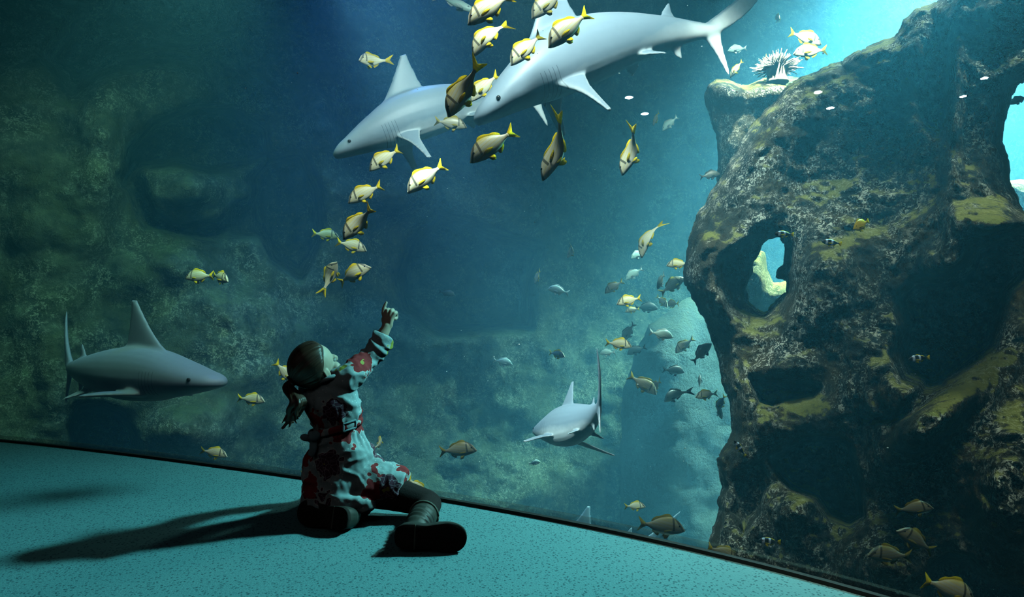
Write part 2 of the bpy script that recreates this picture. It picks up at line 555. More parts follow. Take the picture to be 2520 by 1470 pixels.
# sunlit rock seen through the little hole and the one at the right edge
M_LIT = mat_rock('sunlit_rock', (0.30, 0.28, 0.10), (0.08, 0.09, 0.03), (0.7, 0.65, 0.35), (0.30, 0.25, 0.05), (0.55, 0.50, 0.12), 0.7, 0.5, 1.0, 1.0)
LB = [(1800, 690), (1840, 640), (1868, 612), (1884, 620), (1892, 668), (1905, 695), (1935, 690), (1970, 700), (1980, 800), (1800, 800)]
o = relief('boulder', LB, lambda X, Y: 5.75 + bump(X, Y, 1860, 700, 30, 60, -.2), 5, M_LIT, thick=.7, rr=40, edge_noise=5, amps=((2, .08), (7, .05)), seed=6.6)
tag(o, 'sunlit yellow boulder glimpsed through the small hole in the arch', 'rock')
LC = [(2440, 470), (2480, 445), (2510, 442), (2560, 455), (2640, 480), (2700, 700), (2440, 700)]
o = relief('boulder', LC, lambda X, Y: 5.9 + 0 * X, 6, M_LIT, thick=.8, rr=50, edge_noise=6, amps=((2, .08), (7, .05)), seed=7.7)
tag(o, 'yellow-green sunlit boulder beyond the arch at the right edge of the picture', 'rock')


# ------------------------------------------------------------------ lamps
def lamp(name, typ, loc, aim, energy, color, **kw):
    l = bpy.data.lights.new(name, typ)
    l.energy = energy
    l.color = color
    for k, v in kw.items():
        setattr(l, k, v)
    ob = bpy.data.objects.new(name, l)
    ob.location = loc
    d = Vector(aim) - Vector(loc)
    ob.rotation_euler = d.to_track_quat('-Z', 'Y').to_euler()
    COL.objects.link(ob)
    return ob


# daylight falling through the open top of the tank behind the arch
lamp('skylight', 'SPOT', (6.4, 8.0, 7.2), (5.0, 7.0, 0), 50000, (0.82, 1.0, 0.96), spot_size=math.radians(82), spot_blend=1.0, shadow_soft_size=0.6)
lamp('unseen_spot', 'SPOT', (2.4, 3.2, 5.4), (2.42, 5.5, 2.85), 7000, (1.0, 1.0, 0.86), spot_size=math.radians(26), spot_blend=0.8, shadow_soft_size=0.2)  # added spot to whiten the anemone and nearby fish
lamp('unseen_spot', 'SPOT', (3.3, 3.55, 5.6), (2.6, 3.6, 2.4), 650, (1.0, 1.0, 0.80), spot_size=math.radians(50), spot_blend=1.0, shadow_soft_size=0.2)  # extra fill put in for the top rim of the arch
lamp('unseen_spot', 'SPOT', (1.75, 2.75, 3.6), (1.3, 6.3, 0.35), 2600, (1.0, 1.0, 0.84), spot_size=math.radians(19), spot_blend=1.0, shadow_soft_size=0.25)  # frontal fill, added to brighten the small fish cluster
# unseen spots added for fish, sharks and left wall; blue one over the tank
lamp('unseen_spot', 'SPOT', (0.1, 2.3, 3.75), (0.1, 4.15, 1.9), 800, (0.92, 1.0, 0.94), spot_size=math.radians(80), spot_blend=0.5, shadow_soft_size=0.25)  # unseen key put in to light shark flanks and the upper school
lamp('unseen_spot', 'SPOT', (-0.9, 2.8, 2.6), (0.42, 4.3, -.1), 1150, (0.84, 1.0, 1.0), spot_size=math.radians(25), spot_blend=0.9, shadow_soft_size=0.2)  # added to brighten the left flank of the departing shark
lamp('unseen_spot', 'SPOT', (-1.4, 6.2, 6.4), (-1.3, 6.6, 0), 1800, (0.10, 0.32, 1.0), spot_size=math.radians(62), spot_blend=1.0, shadow_soft_size=0.4)
lamp('unseen_spot', 'SPOT', (-2.5, 3.45, 5.2), (-3.3, 5.6, -0.5), 330, (0.50, 1.0, 0.66), spot_size=math.radians(66), spot_blend=1.0, shadow_soft_size=0.3)  # green fill added over the left wall and its shark
# unseen fill spots added for the carpet, the arch front and the wall
lamp('unseen_spot', 'SPOT', (3.2, 3.35, 3.6), (-0.38, 1.85, 0.25), 1700, (0.32, 0.96, 1.0), spot_size=math.radians(43), spot_blend=1.0, shadow_soft_size=0.2)  # unseen stand-in for bright water at right, lighting carpet and child
lamp('unseen_spot', 'SPOT', (0.9, 0.7, 3.3), (2.15, 2.6, -.1), 700, (0.98, 1.0, 0.82), spot_size=math.radians(62), spot_blend=1.0, shadow_soft_size=0.3)  # made-up spot on the room side, brightening the arch front
lamp('unseen_spot', 'SPOT', (-1.6, 3.5, 3.4), (-3.7, 6.1, .7), 430, (0.60, 1.0, 0.78), spot_size=math.radians(84), spot_blend=1.0, shadow_soft_size=0.25)  # added low fill that brings out the left wall
# ------------------------------------------------------------------ sandy tank bed
M_SAND = plain('sand', (0.30, 0.36, 0.28), 0.9, 0.1, 12, 0.6, 0.05, 0.3)
quad('ground', [(-9, WCUR[0].y + .5, -3.2), (13, 0.3, -3.2), (13, 16.5, -3.2), (-9, 16.5, -3.2)], M_SAND)


# ------------------------------------------------------------------ blob builder
class Blob:
    def __init__(s):
        s.v, s.f = [], []

    def grid(s, rings, cap0=True, cap1=True):
        b, n, m = len(s.v), len(rings), len(rings[0])
        for r in rings:
            s.v += [Vector(p) for p in r]
        for i in range(n - 1):
            for k in range(m):
                s.f.append((b + i * m + k, b + i * m + (k + 1) % m, b + (i + 1) * m + (k + 1) % m, b + (i + 1) * m + k))
        for flag, i in ((cap0, 0), (cap1, n - 1)):
            if flag:
                c = len(s.v)
                s.v.append(sum((s.v[b + i * m + k] for k in range(m)), Vector()) / m)
                for k in range(m):
                    t_ = (b + i * m + k, b + i * m + (k + 1) % m, c)
                    s.f.append(t_[::-1] if i == 0 else t_)

    def tube(s, pts, rad, seg=14, sub=5, side=None, round_ends=True):
        """smooth tapering tube; rad items are r or (r_side, r_other); side fixes the first axis"""
        pts = [Vector(p) for p in pts]
        R = [r if isinstance(r, tuple) else (r, r) for r in rad]
        if sub > 1 and len(pts) > 2:
            P = catmull(pts, sub)
            RR = [(Vector((a, b))) for a, b in R]
            RR = catmull(RR, sub)
        else:
            k = max(sub, 1)
            P = [pts[0].lerp(pts[-1], i / k) if len(pts) == 2 else pts[i] for i in range(k + 1 if len(pts) == 2 else len(pts))]
            RR = [Vector(R[0]).lerp(Vector(R[-1]), i / k) if len(pts) == 2 else Vector(R[i]) for i in range(len(P))]
        n = len(P)
        T = [(P[min(i + 1, n - 1)] - P[max(i - 1, 0)]).normalized() for i in range(n)]
        a = Vector(side) if side else (Vector((0, 0, 1)) if abs(T[0].z) < .8 else Vector((1, 0, 0)))
        rings = []

        def ring(c, t_, ra, rb, a):
            a = (a - t_ * a.dot(t_)).normalized()
            b_ = t_.cross(a)
            return [c + a * (ra * math.cos(2 * PI * k / seg)) + b_ * (rb * math.sin(2 * PI * k / seg)) for k in range(seg)], a
        ends = (0.35, 0.75) if round_ends else ()
        if round_ends:
            rm = min(RR[0])
            for e in ends:
                h = math.sqrt(1 - e * e)
                r_, _ = ring(P[0] - T[0] * rm * h * .9, T[0], RR[0][0] * e, RR[0][1] * e, a)
                rings.append(r_)
        for i in range(n):
            r_, a2 = ring(P[i], T[i], RR[i][0], RR[i][1], a)
            if not side:
                a = a2
            rings.append(r_)
        if round_ends:
            rm = min(RR[-1])
            for e in ends[::-1]:
                h = math.sqrt(1 - e * e)
                r_, _ = ring(P[-1] + T[-1] * rm * h * .9, T[-1], RR[-1][0] * e, RR[-1][1] * e, a)
                rings.append(r_)
        s.grid(rings)
        return s

    def ball(s, c, ax, seg=18, rings=10):
        """ellipsoid; ax = three half-axis vectors"""
        A, B, C_ = [Vector(x) for x in ax]
        c = Vector(c)
        rr = []
        for i in range(1, rings):
            th = PI * i / rings
            rr.append([c + C_ * -math.cos(th) + (A * math.cos(2 * PI * k / seg) + B * math.sin(2 * PI * k / seg)) * math.sin(th) for k in range(seg)])
        s.grid(rr)
        return s

    def fin(s, le, te, th, span=12, chord=8):
        """closed thin fin between a leading and a trailing edge polyline (root to tip)"""
        L_ = [p for p in catmull([Vector(p) for p in le], max(2, span // (len(le) - 1)))]
        T_ = [p for p in catmull([Vector(p) for p in te], max(2, span // (len(te) - 1)))]

        def samp(P, u):
            x = u * (len(P) - 1)
            i = min(int(x), len(P) - 2)
            return P[i].lerp(P[i + 1], x - i)
        nrm = (Vector(te[0]) - Vector(le[0])).cross(Vector(le[-1]) - Vector(le[0])).normalized()
        rings = []
        for i in range(span + 1):
            u = i / span
            a, b_ = samp(L_, u), samp(T_, u)
            up, dn = [], []
            for k in range(chord + 1):
                q = k / chord
                h = th * (1 - .55 * u) * (0.35 + 1.1 * math.sqrt(max(q, .0)) * (1 - q) * 1.6)
                p = a.lerp(b_, q)
                up.append(p + nrm * h)
                dn.append(p - nrm * h)
            rings.append(up + dn[::-1])
        s.grid(rings)
        return s

    def obj(s, name, mat, parent=None):
        o = mesh_obj(name, s.v, s.f, mat, parent)
        bm = bmesh.new()
        bm.from_mesh(o.data)
        bmesh.ops.recalc_face_normals(bm, faces=bm.faces)
        bm.to_mesh(o.data)
        bm.free()
        return o


# ------------------------------------------------------------------ sharks
def mat_shark(name, top, belly):
    t = NT(name)
    tc = t.n('TexCoord').outputs['Object']
    sx = t.n('SeparateXYZ', i_0=tc)
    nz = t.noise(tc, 9, 5, 0.6)
    nz2 = t.noise(tc, 60, 3)
    g = t.n('NewGeometry')
    # countershading: pale below the flank line
    f = t.math('ADD', sx.outputs[2], t.math('MULTIPLY', t.math('SUBTRACT', nz, 0.5), 0.05))
    nz_ = t.n('SeparateXYZ', i_0=t.n('TexCoord').outputs['Normal'])
    fu = t.ramp(t.math('ADD', t.math('MULTIPLY', f, 8.0), 0.5), [(0.12, (0,) * 3), (0.42, (1,) * 3)])
    fn = t.ramp(nz_.outputs[2], [(0.15, (0,) * 3), (0.5, (1,) * 3)])
    c = t.mix(t.math('MAXIMUM', fu, fn), belly, top)
    c = t.mix(t.math('MULTIPLY', nz2, 0.3), c, tuple(x * .6 for x in top))
    # five gill slits as dark creases
    w_ = t.math('SINE', t.math('MULTIPLY', t.math('ADD', sx.outputs[0], 0.178), 2 * PI / 0.0125))
    ga = t.ramp(w_, [(0.80, (0,) * 3), (0.97, (1,) * 3)])
    gx = t.math('MULTIPLY', t.math('GREATER_THAN', sx.outputs[0], -0.242), t.math('LESS_THAN', sx.outputs[0], -0.178))
    gz = t.math('MULTIPLY', t.math('GREATER_THAN', sx.outputs[2], -0.045), t.math('LESS_THAN', sx.outputs[2], 0.022))
    gm = t.math('MULTIPLY', t.math('MULTIPLY', gx, gz), ga)
    c = t.mix(t.math('MULTIPLY', gm, 0.75), c, tuple(x * .25 for x in top))
    # mouth line under the snout
    t.principled(c, 0.45, 0.35, bump=nz2, bstr=0.12, bdist=0.004)
    return t.m


M_SHARK = mat_shark('shark_skin', (0.23, 0.32, 0.40), (0.64, 0.75, 0.80))
M_EYE = plain('fish_eye', (0.015, 0.015, 0.015), 0.15, 0.6)

SH = [(0.0, .010, .008, .008, -.006), (.012, .030, .016, .013, -.006), (.035, .046, .026, .020, -.006), (.07, .056, .032, .031, -.004), (.12, .066, .045, .044, -.002), (.18, .074, .060, .058, 0),
      (.25, .078, .080, .072, 0), (.33, .079, .088, .078, 0), (.42, .074, .084, .076, 0), (.52, .060, .068, .062, 0), (.61, .044, .050, .047, 0), (.70, .028, .034, .031, 0),
      (.76, .019, .024, .021, 0), (.80, .012, .020, .017, 0.004), (.86, .007, .020, .016, .035)]


def shark(name, snout, tail, lat, vert, roll, label, mat=M_SHARK, pec=(0, 0), scale=1.0, swp=1.0, plen=1.0, fat=1.1):
    """snout / tail are world points; lat, vert bend the spine; pec = sweep of the left and right pectoral fin"""
    bl = Blob()
    rings = []
    SS = catmull([Vector((a, b, c)) for a, b, c, d_, e in SH], 3)
    S2 = catmull([Vector((a, d_, e)) for a, b, c, d_, e in SH], 3)
    for p, q in zip(SS, S2):
        r = []
        for k in range(24):
            an = 2 * PI * k / 24
            cx_, sz = math.cos(an), math.sin(an)
            hh = (p.z if sz > 0 else q.y) * fat
            r.append((-p.x, p.y * math.copysign(abs(cx_) ** .9, cx_), q.z + hh * math.copysign(abs(sz) ** .95, sz)))
        rings.append(r)
    bl.grid(rings)

    def vfin(le, te, th):
        bl.fin([(-a, 0, b) for a, b in le], [(-a, 0, b) for a, b in te], th)
    vfin([(.195, .052), (.275, .115), (.335, .185), (.364, .226)], [(.425, .070), (.400, .100), (.390, .17), (.388, .229)], .010)
    vfin([(.63, .036), (.652, .066), (.672, .086)], [(.705, .030), (.684, .045), (.678, .084)], .006)
    vfin([(.645, -.036), (.665, -.062), (.683, -.078)], [(.715, -.026), (.692, -.042), (.688, -.077)], .006)
    vfin([(.765, .014), (.84, .065), (.92, .13), (1.0, .195)], [(.815, -.006), (.865, .02), (.93, .075), (1.0, .183)], .0085)
    vfin([(.765, -.010), (.80, -.055), (.845, -.128)], [(.83, .008), (.832, -.04), (.853, -.122)], .0075)
    for sd, sw in ((1, pec[0]), (-1, pec[1])):
        z0 = -.042
        ty, tz = .055 + plen * (.207 - .05 * sw), z0 - plen * (.045 + sw * .13)
        tx = -.225 - plen * swp * .165
        bl.fin([(-.215, sd * .050, z0), (-.222 - swp * .065, sd * (.055 + (ty - .055) * .5), z0 + (tz - z0) * .45), (tx, sd * ty, tz)],
               [(-.325, sd * .050, z0 - .006), (-.25 - swp * .10, sd * (.055 + (ty - .055) * .40), z0 + (tz - z0) * .42), (tx - .022, sd * (ty - .012), tz - .002)], .0095)
        bl.fin([(-.50, sd * .030, -.05), (-.535, sd * .066, -.066), (-.56, sd * .092, -.078)], [(-.565, sd * .022, -.046), (-.572, sd * .05, -.06), (-.575, sd * .088, -.078)], .006)
    root = empty(name)
    body = bl.obj('body', mat, root)
    remesh(body, .0052, 3)
    eyes = []
    for sd in (1, -1):
        eyes.append(Blob().ball((-.066, sd * .0535, .004), ((.0062, 0, 0), (0, .005, 0), (0, 0, .0062)), 12, 8).obj('eye', M_EYE, root))
    # bend the spine (angles in radians accumulated from mid body)
    N = 120
    xs = np.linspace(0, 1.02, N)
    def curve(amt):
        ang = amt * np.where(xs > .35, (xs - .35) / .5, 0) ** 1.3
        return ang
    la = curve(lat)
    va = vert * (np.clip((xs - .28) / .5, -.6, 1.4))
    cxs = [np.zeros(3)]
    for i in range(1, N):
        dd = xs[i] - xs[i - 1]
        cxs.append(cxs[-1] + dd * np.array([-math.cos(la[i]) * math.cos(va[i]), math.sin(la[i]), -math.sin(va[i])]))
    cxs = np.array(cxs)
    for ob in [body] + eyes:
        n = len(ob.data.vertices)
        co_ = np.empty(n * 3)
        ob.data.vertices.foreach_get('co', co_)
        co_ = co_.reshape(-1, 3)
        s_ = np.clip(-co_[:, 0], 0, 1.02)
        ex = -co_[:, 0] - s_
        C_ = np.stack([np.interp(s_, xs, cxs[:, k]) for k in range(3)], 1)
        A = np.interp(s_, xs, la)
        V_ = np.interp(s_, xs, va)
        # side and up vectors of the bent frame
        side = np.stack([np.sin(A), np.cos(A), 0 * A], 1)
        up = np.stack([-np.sin(V_), 0 * V_, np.cos(V_)], 1)
        fw = np.stack([-np.cos(A) * np.cos(V_), np.sin(A), -np.sin(V_)], 1)
        new = C_ + side * co_[:, 1:2] + up * co_[:, 2:3] + fw * ex[:, None]
        ob.data.vertices.foreach_set('co', new.ravel())
        ob.data.update()
    t0 = Vector([float(np.interp(.8, xs, cxs[:, k])) for k in range(3)])
    # fit: local snout(0) -> tail(t0) onto the world points
    want = Vector(tail) - Vector(snout)
    L_ = want.length / t0.length * scale
    loc_d = t0.normalized()
    wd = want.normalized()

    def frame(d_, up):
        x = d_
        z = (up - x * up.dot(x)).normalized()
        y = z.cross(x)
        return Matrix((x, y, z)).transposed()
    Mw = frame(wd, Vector((0, 0, 1))) @ frame(loc_d, Vector((0, 0, 1))).transposed()
    Mw = Matrix.Rotation(math.radians(roll), 3, wd) @ Mw
    root.matrix_world = Matrix.Translation(Vector(snout)) @ Mw.to_4x4() @ Matrix.Scale(L_, 4)
    tag(root, label, 'shark', 'sharks cruising the tank')
    return root


shark('shark', at(547, 938, 4.0), at(172, 905, 4.9), 0.4, 0.0, 2, 'grey shark gliding right at lower left, tall dorsal fin, pale blunt snout', pec=(0.1, -.35), plen=.58, fat=.98)
shark('shark', at(820, 382, 4.75), at(1310, 232, 5.2), 0.15, 0.30, 0, 'pale shark swimming left and down behind the larger shark, partly hidden by fish', pec=(1.3, 1.2), swp=.45, plen=.62)
shark('shark', at(1168, 298, 3.75), at(1752, 78, 4.3), 0.1, 0.42, 0, 'largest shark, at the top, nosing down to the left, tail cut by picture edge', pec=(1.3, 1.2), swp=.45, plen=.62)
shark('shark', at(1322, 1062, 4.88), at(1474, 1003, 3.85), 0.5, -0.1, -12, 'shark seen from behind swimming away at lower right, upright tail fin towards us', pec=(0.2, 0.2), fat=1.25)
shark('shark', (0.20, 6.8, -2.0), (1.60, 7.1, -2.08), 0.1, 0.0, 0, 'shark hidden below the carpet edge with only its pale dorsal fin showing', pec=(0, 0))

# ------------------------------------------------------------------ fish
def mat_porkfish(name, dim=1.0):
    t = NT(name)
    tc = t.n('TexCoord').outputs['Object']
    sx = t.n('SeparateXYZ', i_0=tc)
    X, Z = sx.outputs[0], sx.outputs[2]
    nz = t.noise(tc, 14, 3)
    st = t.math('SINE', t.math('ADD', t.math('MULTIPLY', Z, 95), t.math('MULTIPLY', X, 16)))
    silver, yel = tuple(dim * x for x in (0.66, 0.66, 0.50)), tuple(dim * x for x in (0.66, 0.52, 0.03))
    c = t.mix(t.math('MULTIPLY', t.ramp(st, [(0.45, (0,) * 3), (0.75, (1,) * 3)]), 0.45), silver, yel)
    c = t.mix(t.ramp(Z, [(0.11, (0,) * 3), (0.2, (1,) * 3)]), c, tuple(dim * x for x in (0.55, 0.44, 0.06)))
    c = t.mix(t.ramp(t.math('ADD', Z, 0.5), [(0.30, (1,) * 3), (0.42, (0,) * 3)]), c, tuple(dim * x for x in (0.72, 0.78, 0.72)))
    # black bands: through the eye, and from the dorsal origin
    b1 = t.math('ABSOLUTE', t.math('SUBTRACT', t.math('ADD', X, t.math('MULTIPLY', Z, 0.75)), 0.415))
    b2 = t.math('ABSOLUTE', t.math('SUBTRACT', t.math('ADD', X, t.math('MULTIPLY', Z, 0.10)), 0.235))
    bm_ = t.math('MAXIMUM', t.ramp(b1, [(0.022, (1,) * 3), (0.034, (0,) * 3)]), t.math('MULTIPLY', t.ramp(b2, [(0.017, (1,) * 3), (0.027, (0,) * 3)]), t.math('GREATER_THAN', Z, -0.06)))
    c = t.mix(t.math('MULTIPLY', bm_, 0.88), c, (0.015, 0.015, 0.012))
    c = t.mix(t.math('MULTIPLY', nz, 0.25), c, tuple(dim * x for x in (0.30, 0.30, 0.20)))
    t.principled(c, 0.4, 0.4)
    return t.m


def mat_clown():
    t = NT('clownfish_skin')
    tc = t.n('TexCoord').outputs['Object']
    sx = t.n('SeparateXYZ', i_0=tc)
    X = sx.outputs[0]
    a = t.ramp(t.math('ABSOLUTE', t.math('SUBTRACT', X, 0.27)), [(0.045, (1,) * 3), (0.06, (0,) * 3)])
    b = t.ramp(t.math('ABSOLUTE', t.math('SUBTRACT', X, 0.0)), [(0.04, (1,) * 3), (0.055, (0,) * 3)])
    c = t.mix(t.math('MAXIMUM', a, b), (0.012, 0.012, 0.02), (0.62, 0.75, 0.95))
    t.principled(c, 0.4, 0.4)
    return t.m


def mat_fin(name, col):
    t = NT(name)
    tc = t.n('TexCoord').outputs['Object']
    w_ = t.n('TexWave', i_Scale=9.0, i_Distortion=1.5)
    t.link(tc, w_.inputs['Vector'])
    c = t.mix(t.math('MULTIPLY', w_.outputs['Fac'], 0.4), col, tuple(x * .6 for x in col))
    d_ = t.n('BsdfDiffuse', i_Color=c)
    tl = t.n('BsdfTranslucent', i_Color=c)
    mx = t.n('MixShader', i_0=0.3, i_1=d_.outputs[0], i_2=tl.outputs[0])
    t.link(mx.outputs[0], t.out.inputs[0])
    return t.m


M_PORK, M_PORKD = mat_porkfish('porkfish_skin'), mat_porkfish('porkfish_skin_shaded', 0.42)  # second one is the same skin dimmed: shade put into its colour
M_YF, M_YFD, M_BF, M_SF = mat_fin('yellow_fin', (0.85, 0.66, 0.02)), mat_fin('shaded_fin', (0.28, 0.24, 0.04)), mat_fin('shade_dark_fin', (0.03, 0.035, 0.03)), mat_fin('silver_fin', (0.4, 0.5, 0.48))  # dimmed and near-black fins likewise carry painted shade
M_DARK = plain('shade_dark_skin', (0.035, 0.045, 0.04), 0.5, 0.3, 12)  # near-black skin for fish in shade, the shade painted into the colour
M_GREY = plain('silver_fish_skin', (0.30, 0.45, 0.42), 0.4, 0.4, 12)
M_TANG = plain('yellow_fish_skin', (0.80, 0.60, 0.02), 0.5, 0.3, 12)
M_CLOWN = mat_clown()

PORK = dict(top=[(.5, -.045), (.46, .0), (.40, .085), (.32, .155), (.22, .205), (.10, .215), (-.02, .19), (-.14, .135), (-.24, .07), (-.31, .042), (-.36, .04)],
            bot=[(.5, -.06), (.46, -.09), (.40, -.115), (.32, -.14), (.22, -.165), (.10, -.17), (-.02, -.16), (-.14, -.12), (-.24, -.065), (-.31, -.036), (-.36, -.034)],
            wid=[.012, .035, .055, .072, .083, .083, .073, .055, .034, .018, .012])
SLIM = dict(top=[(.5, -.01), (.44, .03), (.36, .06), (.26, .082), (.14, .09), (.02, .085), (-.10, .07), (-.2, .045), (-.28, .024), (-.34, .018), (-.38, .018)],
            bot=[(.5, -.025), (.44, -.05), (.36, -.07), (.26, -.085), (.14, -.09), (.02, -.085), (-.10, -.065), (-.2, -.04), (-.28, -.02), (-.34, -.016), (-.38, -.016)],
            wid=[.01, .028, .042, .052, .055, .052, .044, .03, .018, .011, .008])
ROUND = dict(top=[(.5, -.01), (.46, .04), (.38, .12), (.28, .2), (.16, .25), (.04, .26), (-.08, .23), (-.18, .16), (-.26, .08), (-.32, .045), (-.36, .04)],
             bot=[(.5, -.03), (.46, -.07), (.38, -.13), (.28, -.19), (.16, -.225), (.04, -.23), (-.08, -.21), (-.18, -.15), (-.26, -.075), (-.32, -.04), (-.36, -.036)],
             wid=[.012, .03, .045, .058, .062, .06, .05, .036, .024, .015, .01])


def sheet(name, pts, mat, parent, bendf, th=0.004):
    """thin fin membrane from an outline in the x-z plane (or any 3-D outline)"""
    c = sum((Vector(p) for p in pts), Vector()) / len(pts)
    nrm = (Vector(pts[1]) - c).cross(Vector(pts[len(pts) // 2]) - c).normalized()
    out = catmull([Vector(p) for p in pts] + [Vector(pts[0])], 4)[:-1]
    n = len(out)
    vs = [p + nrm * th * .3 for p in out] + [p - nrm * th * .3 for p in out] + [c + nrm * th, c - nrm * th]
    fs = [(i, (i + 1) % n, 2 * n) for i in range(n)] + [(n + (i + 1) % n, n + i, 2 * n + 1) for i in range(n)] + [((i + 1) % n, i, n + i, n + (i + 1) % n) for i in range(n)]
    return mesh_obj(name, [bendf(v) for v in vs], fs, mat, parent)


def make_fish(name, prof, skin, fin, bend, tailshape='fork'):
    root = empty(name)

    def bf(v):
        v = Vector(v)
        q = max(0.0, 0.12 - v.x)
        v.y += bend * q * q * 1.5
        return v
    bl = Blob()
    rings = []
    tp = catmull([Vector(p) for p in prof['top']], 2)
    bt = catmull([Vector(p) for p in prof['bot']], 2)
    wd = catmull([Vector((w_, 0)) for w_ in prof['wid']], 2)
    for a, b, w_ in zip(tp, bt, wd):
        cz, hz = (a.y + b.y) / 2, (a.y - b.y) / 2
        r = []
        for k in range(14):
            an = 2 * PI * k / 14
            r.append(bf(((a.x + b.x) / 2, w_.x * math.copysign(abs(math.cos(an)) ** 1.25, math.cos(an)), cz + hz * math.sin(an))))
        rings.append(r)
    bl.grid(rings)
    bl.obj('body', skin, root)
    zs = prof['top'][5][1] / .215
    zb = prof['bot'][5][1] / -.17
    if tailshape == 'fork':
        tf = [(-.335, 0, .032), (-.41, 0, .085), (-.50, 0, .155), (-.515, 0, .15), (-.46, 0, .06), (-.435, 0, .0), (-.46, 0, -.06), (-.515, 0, -.145), (-.50, 0, -.15), (-.41, 0, -.08), (-.335, 0, -.028)]
    else:
        tf = [(-.335, 0, .035), (-.40, 0, .09), (-.48, 0, .12), (-.49, 0, .05), (-.485, 0, -.05), (-.48, 0, -.12), (-.40, 0, -.085), (-.335, 0, -.03)]
    sheet('tail_fin', tf, fin, root, bf)
    sheet('dorsal_fin', [(.22, 0, .195 * zs), (.14, 0, .262 * zs), (.04, 0, .255 * zs), (-.07, 0, .205 * zs), (-.15, 0, .188 * zs), (-.23, 0, .115 * zs), (-.22, 0, .072 * zs), (-.10, 0, .135 * zs), (.06, 0, .185 * zs)], fin, root, bf)
    sheet('anal_fin', [(-.03, 0, -.135 * zb), (-.06, 0, -.205 * zb), (-.11, 0, -.195 * zb), (-.19, 0, -.125 * zb), (-.19, 0, -.075 * zb), (-.11, 0, -.11 * zb)], fin, root, bf)
    for sd in (1, -1):
        sheet('pelvic_fin', [(.17, sd * .03, -.145 * zb), (.12, sd * .055, -.225 * zb), (.05, sd * .06, -.235 * zb), (.06, sd * .03, -.16 * zb)], fin, root, bf)
        sheet('pectoral_fin', [(.205, sd * .07, -.05), (.12, sd * .115, -.03), (.02, sd * .14, -.055), (.03, sd * .13, -.085), (.12, sd * .10, -.10), (.195, sd * .072, -.085)], fin, root, bf)
        ex = prof['top'][3][0] + .035
        Blob().ball((ex, sd * .058 * (prof['wid'][3] / .072), .045 * zs), ((.021, 0, 0), (0, .012, 0), (0, 0, .021)), 10, 6).obj('eye', M_EYE, root)
    return root


PROTO = {}


def proto(kind, b):
    key = (kind, b)
    if key not in PROTO:
        spec = {'pork': ('porkfish', PORK, M_PORK, M_YF), 'shaded': ('porkfish', PORK, M_PORKD, M_YFD), 'dark': ('shade_dark_fish', PORK, M_DARK, M_BF), 'grey': ('silver_fish', PORK, M_GREY, M_SF),
                'slim': ('jack_fish', SLIM, M_GREY, M_SF), 'tang': ('yellow_tang', ROUND, M_TANG, M_YF), 'clown': ('clownfish', SLIM | dict(wid=[w_ * 1.2 for w_ in SLIM['wid']], top=[(x, z * 1.7) for x, z in SLIM['top']], bot=[(x, z * 1.7) for x, z in SLIM['bot']]), M_CLOWN, M_YF)}[kind]
        r = make_fish(*spec, b * 1.0, 'round' if kind in ('tang', 'clown') else 'fork')
        PROTO[key] = [r, False]
    rec = PROTO[key]
    if not rec[1]:
        rec[1] = True
        return rec[0]
    src = rec[0]
    c = src.copy()
    COL.objects.link(c)
    for ch in src.children:
        d_ = ch.copy()
        COL.objects.link(d_)
        d_.parent = c
    return c


def fish(px, py, ln, th, yaw, kind, label, depth=None, bend=0.0, roll=0, group='porkfish school'):
    d = depth or min(max(375.0 / ln, 2.7), 7.6)
    L_ = ln * d / F
    th, yw = math.radians(th), math.radians(yaw)
    h = Vector((math.cos(th) * math.cos(yw), math.sin(yw), math.sin(th) * math.cos(yw)))
    up = Vector((0, 0, 1))
    up = (up - h * up.dot(h))
    up = up.normalized() if up.length > .05 else Vector((1, 0, 0))
    M3 = Matrix((h, up.cross(h), up)).transposed()
    M3 = Matrix.Rotation(math.radians(roll), 3, h) @ M3
    o = proto(kind, bend)
    o.matrix_world = Matrix.Translation(at(px, py, d)) @ M3.to_4x4() @ Matrix.Scale(L_, 4)
    tag(o, label, 'fish', group)
    return o


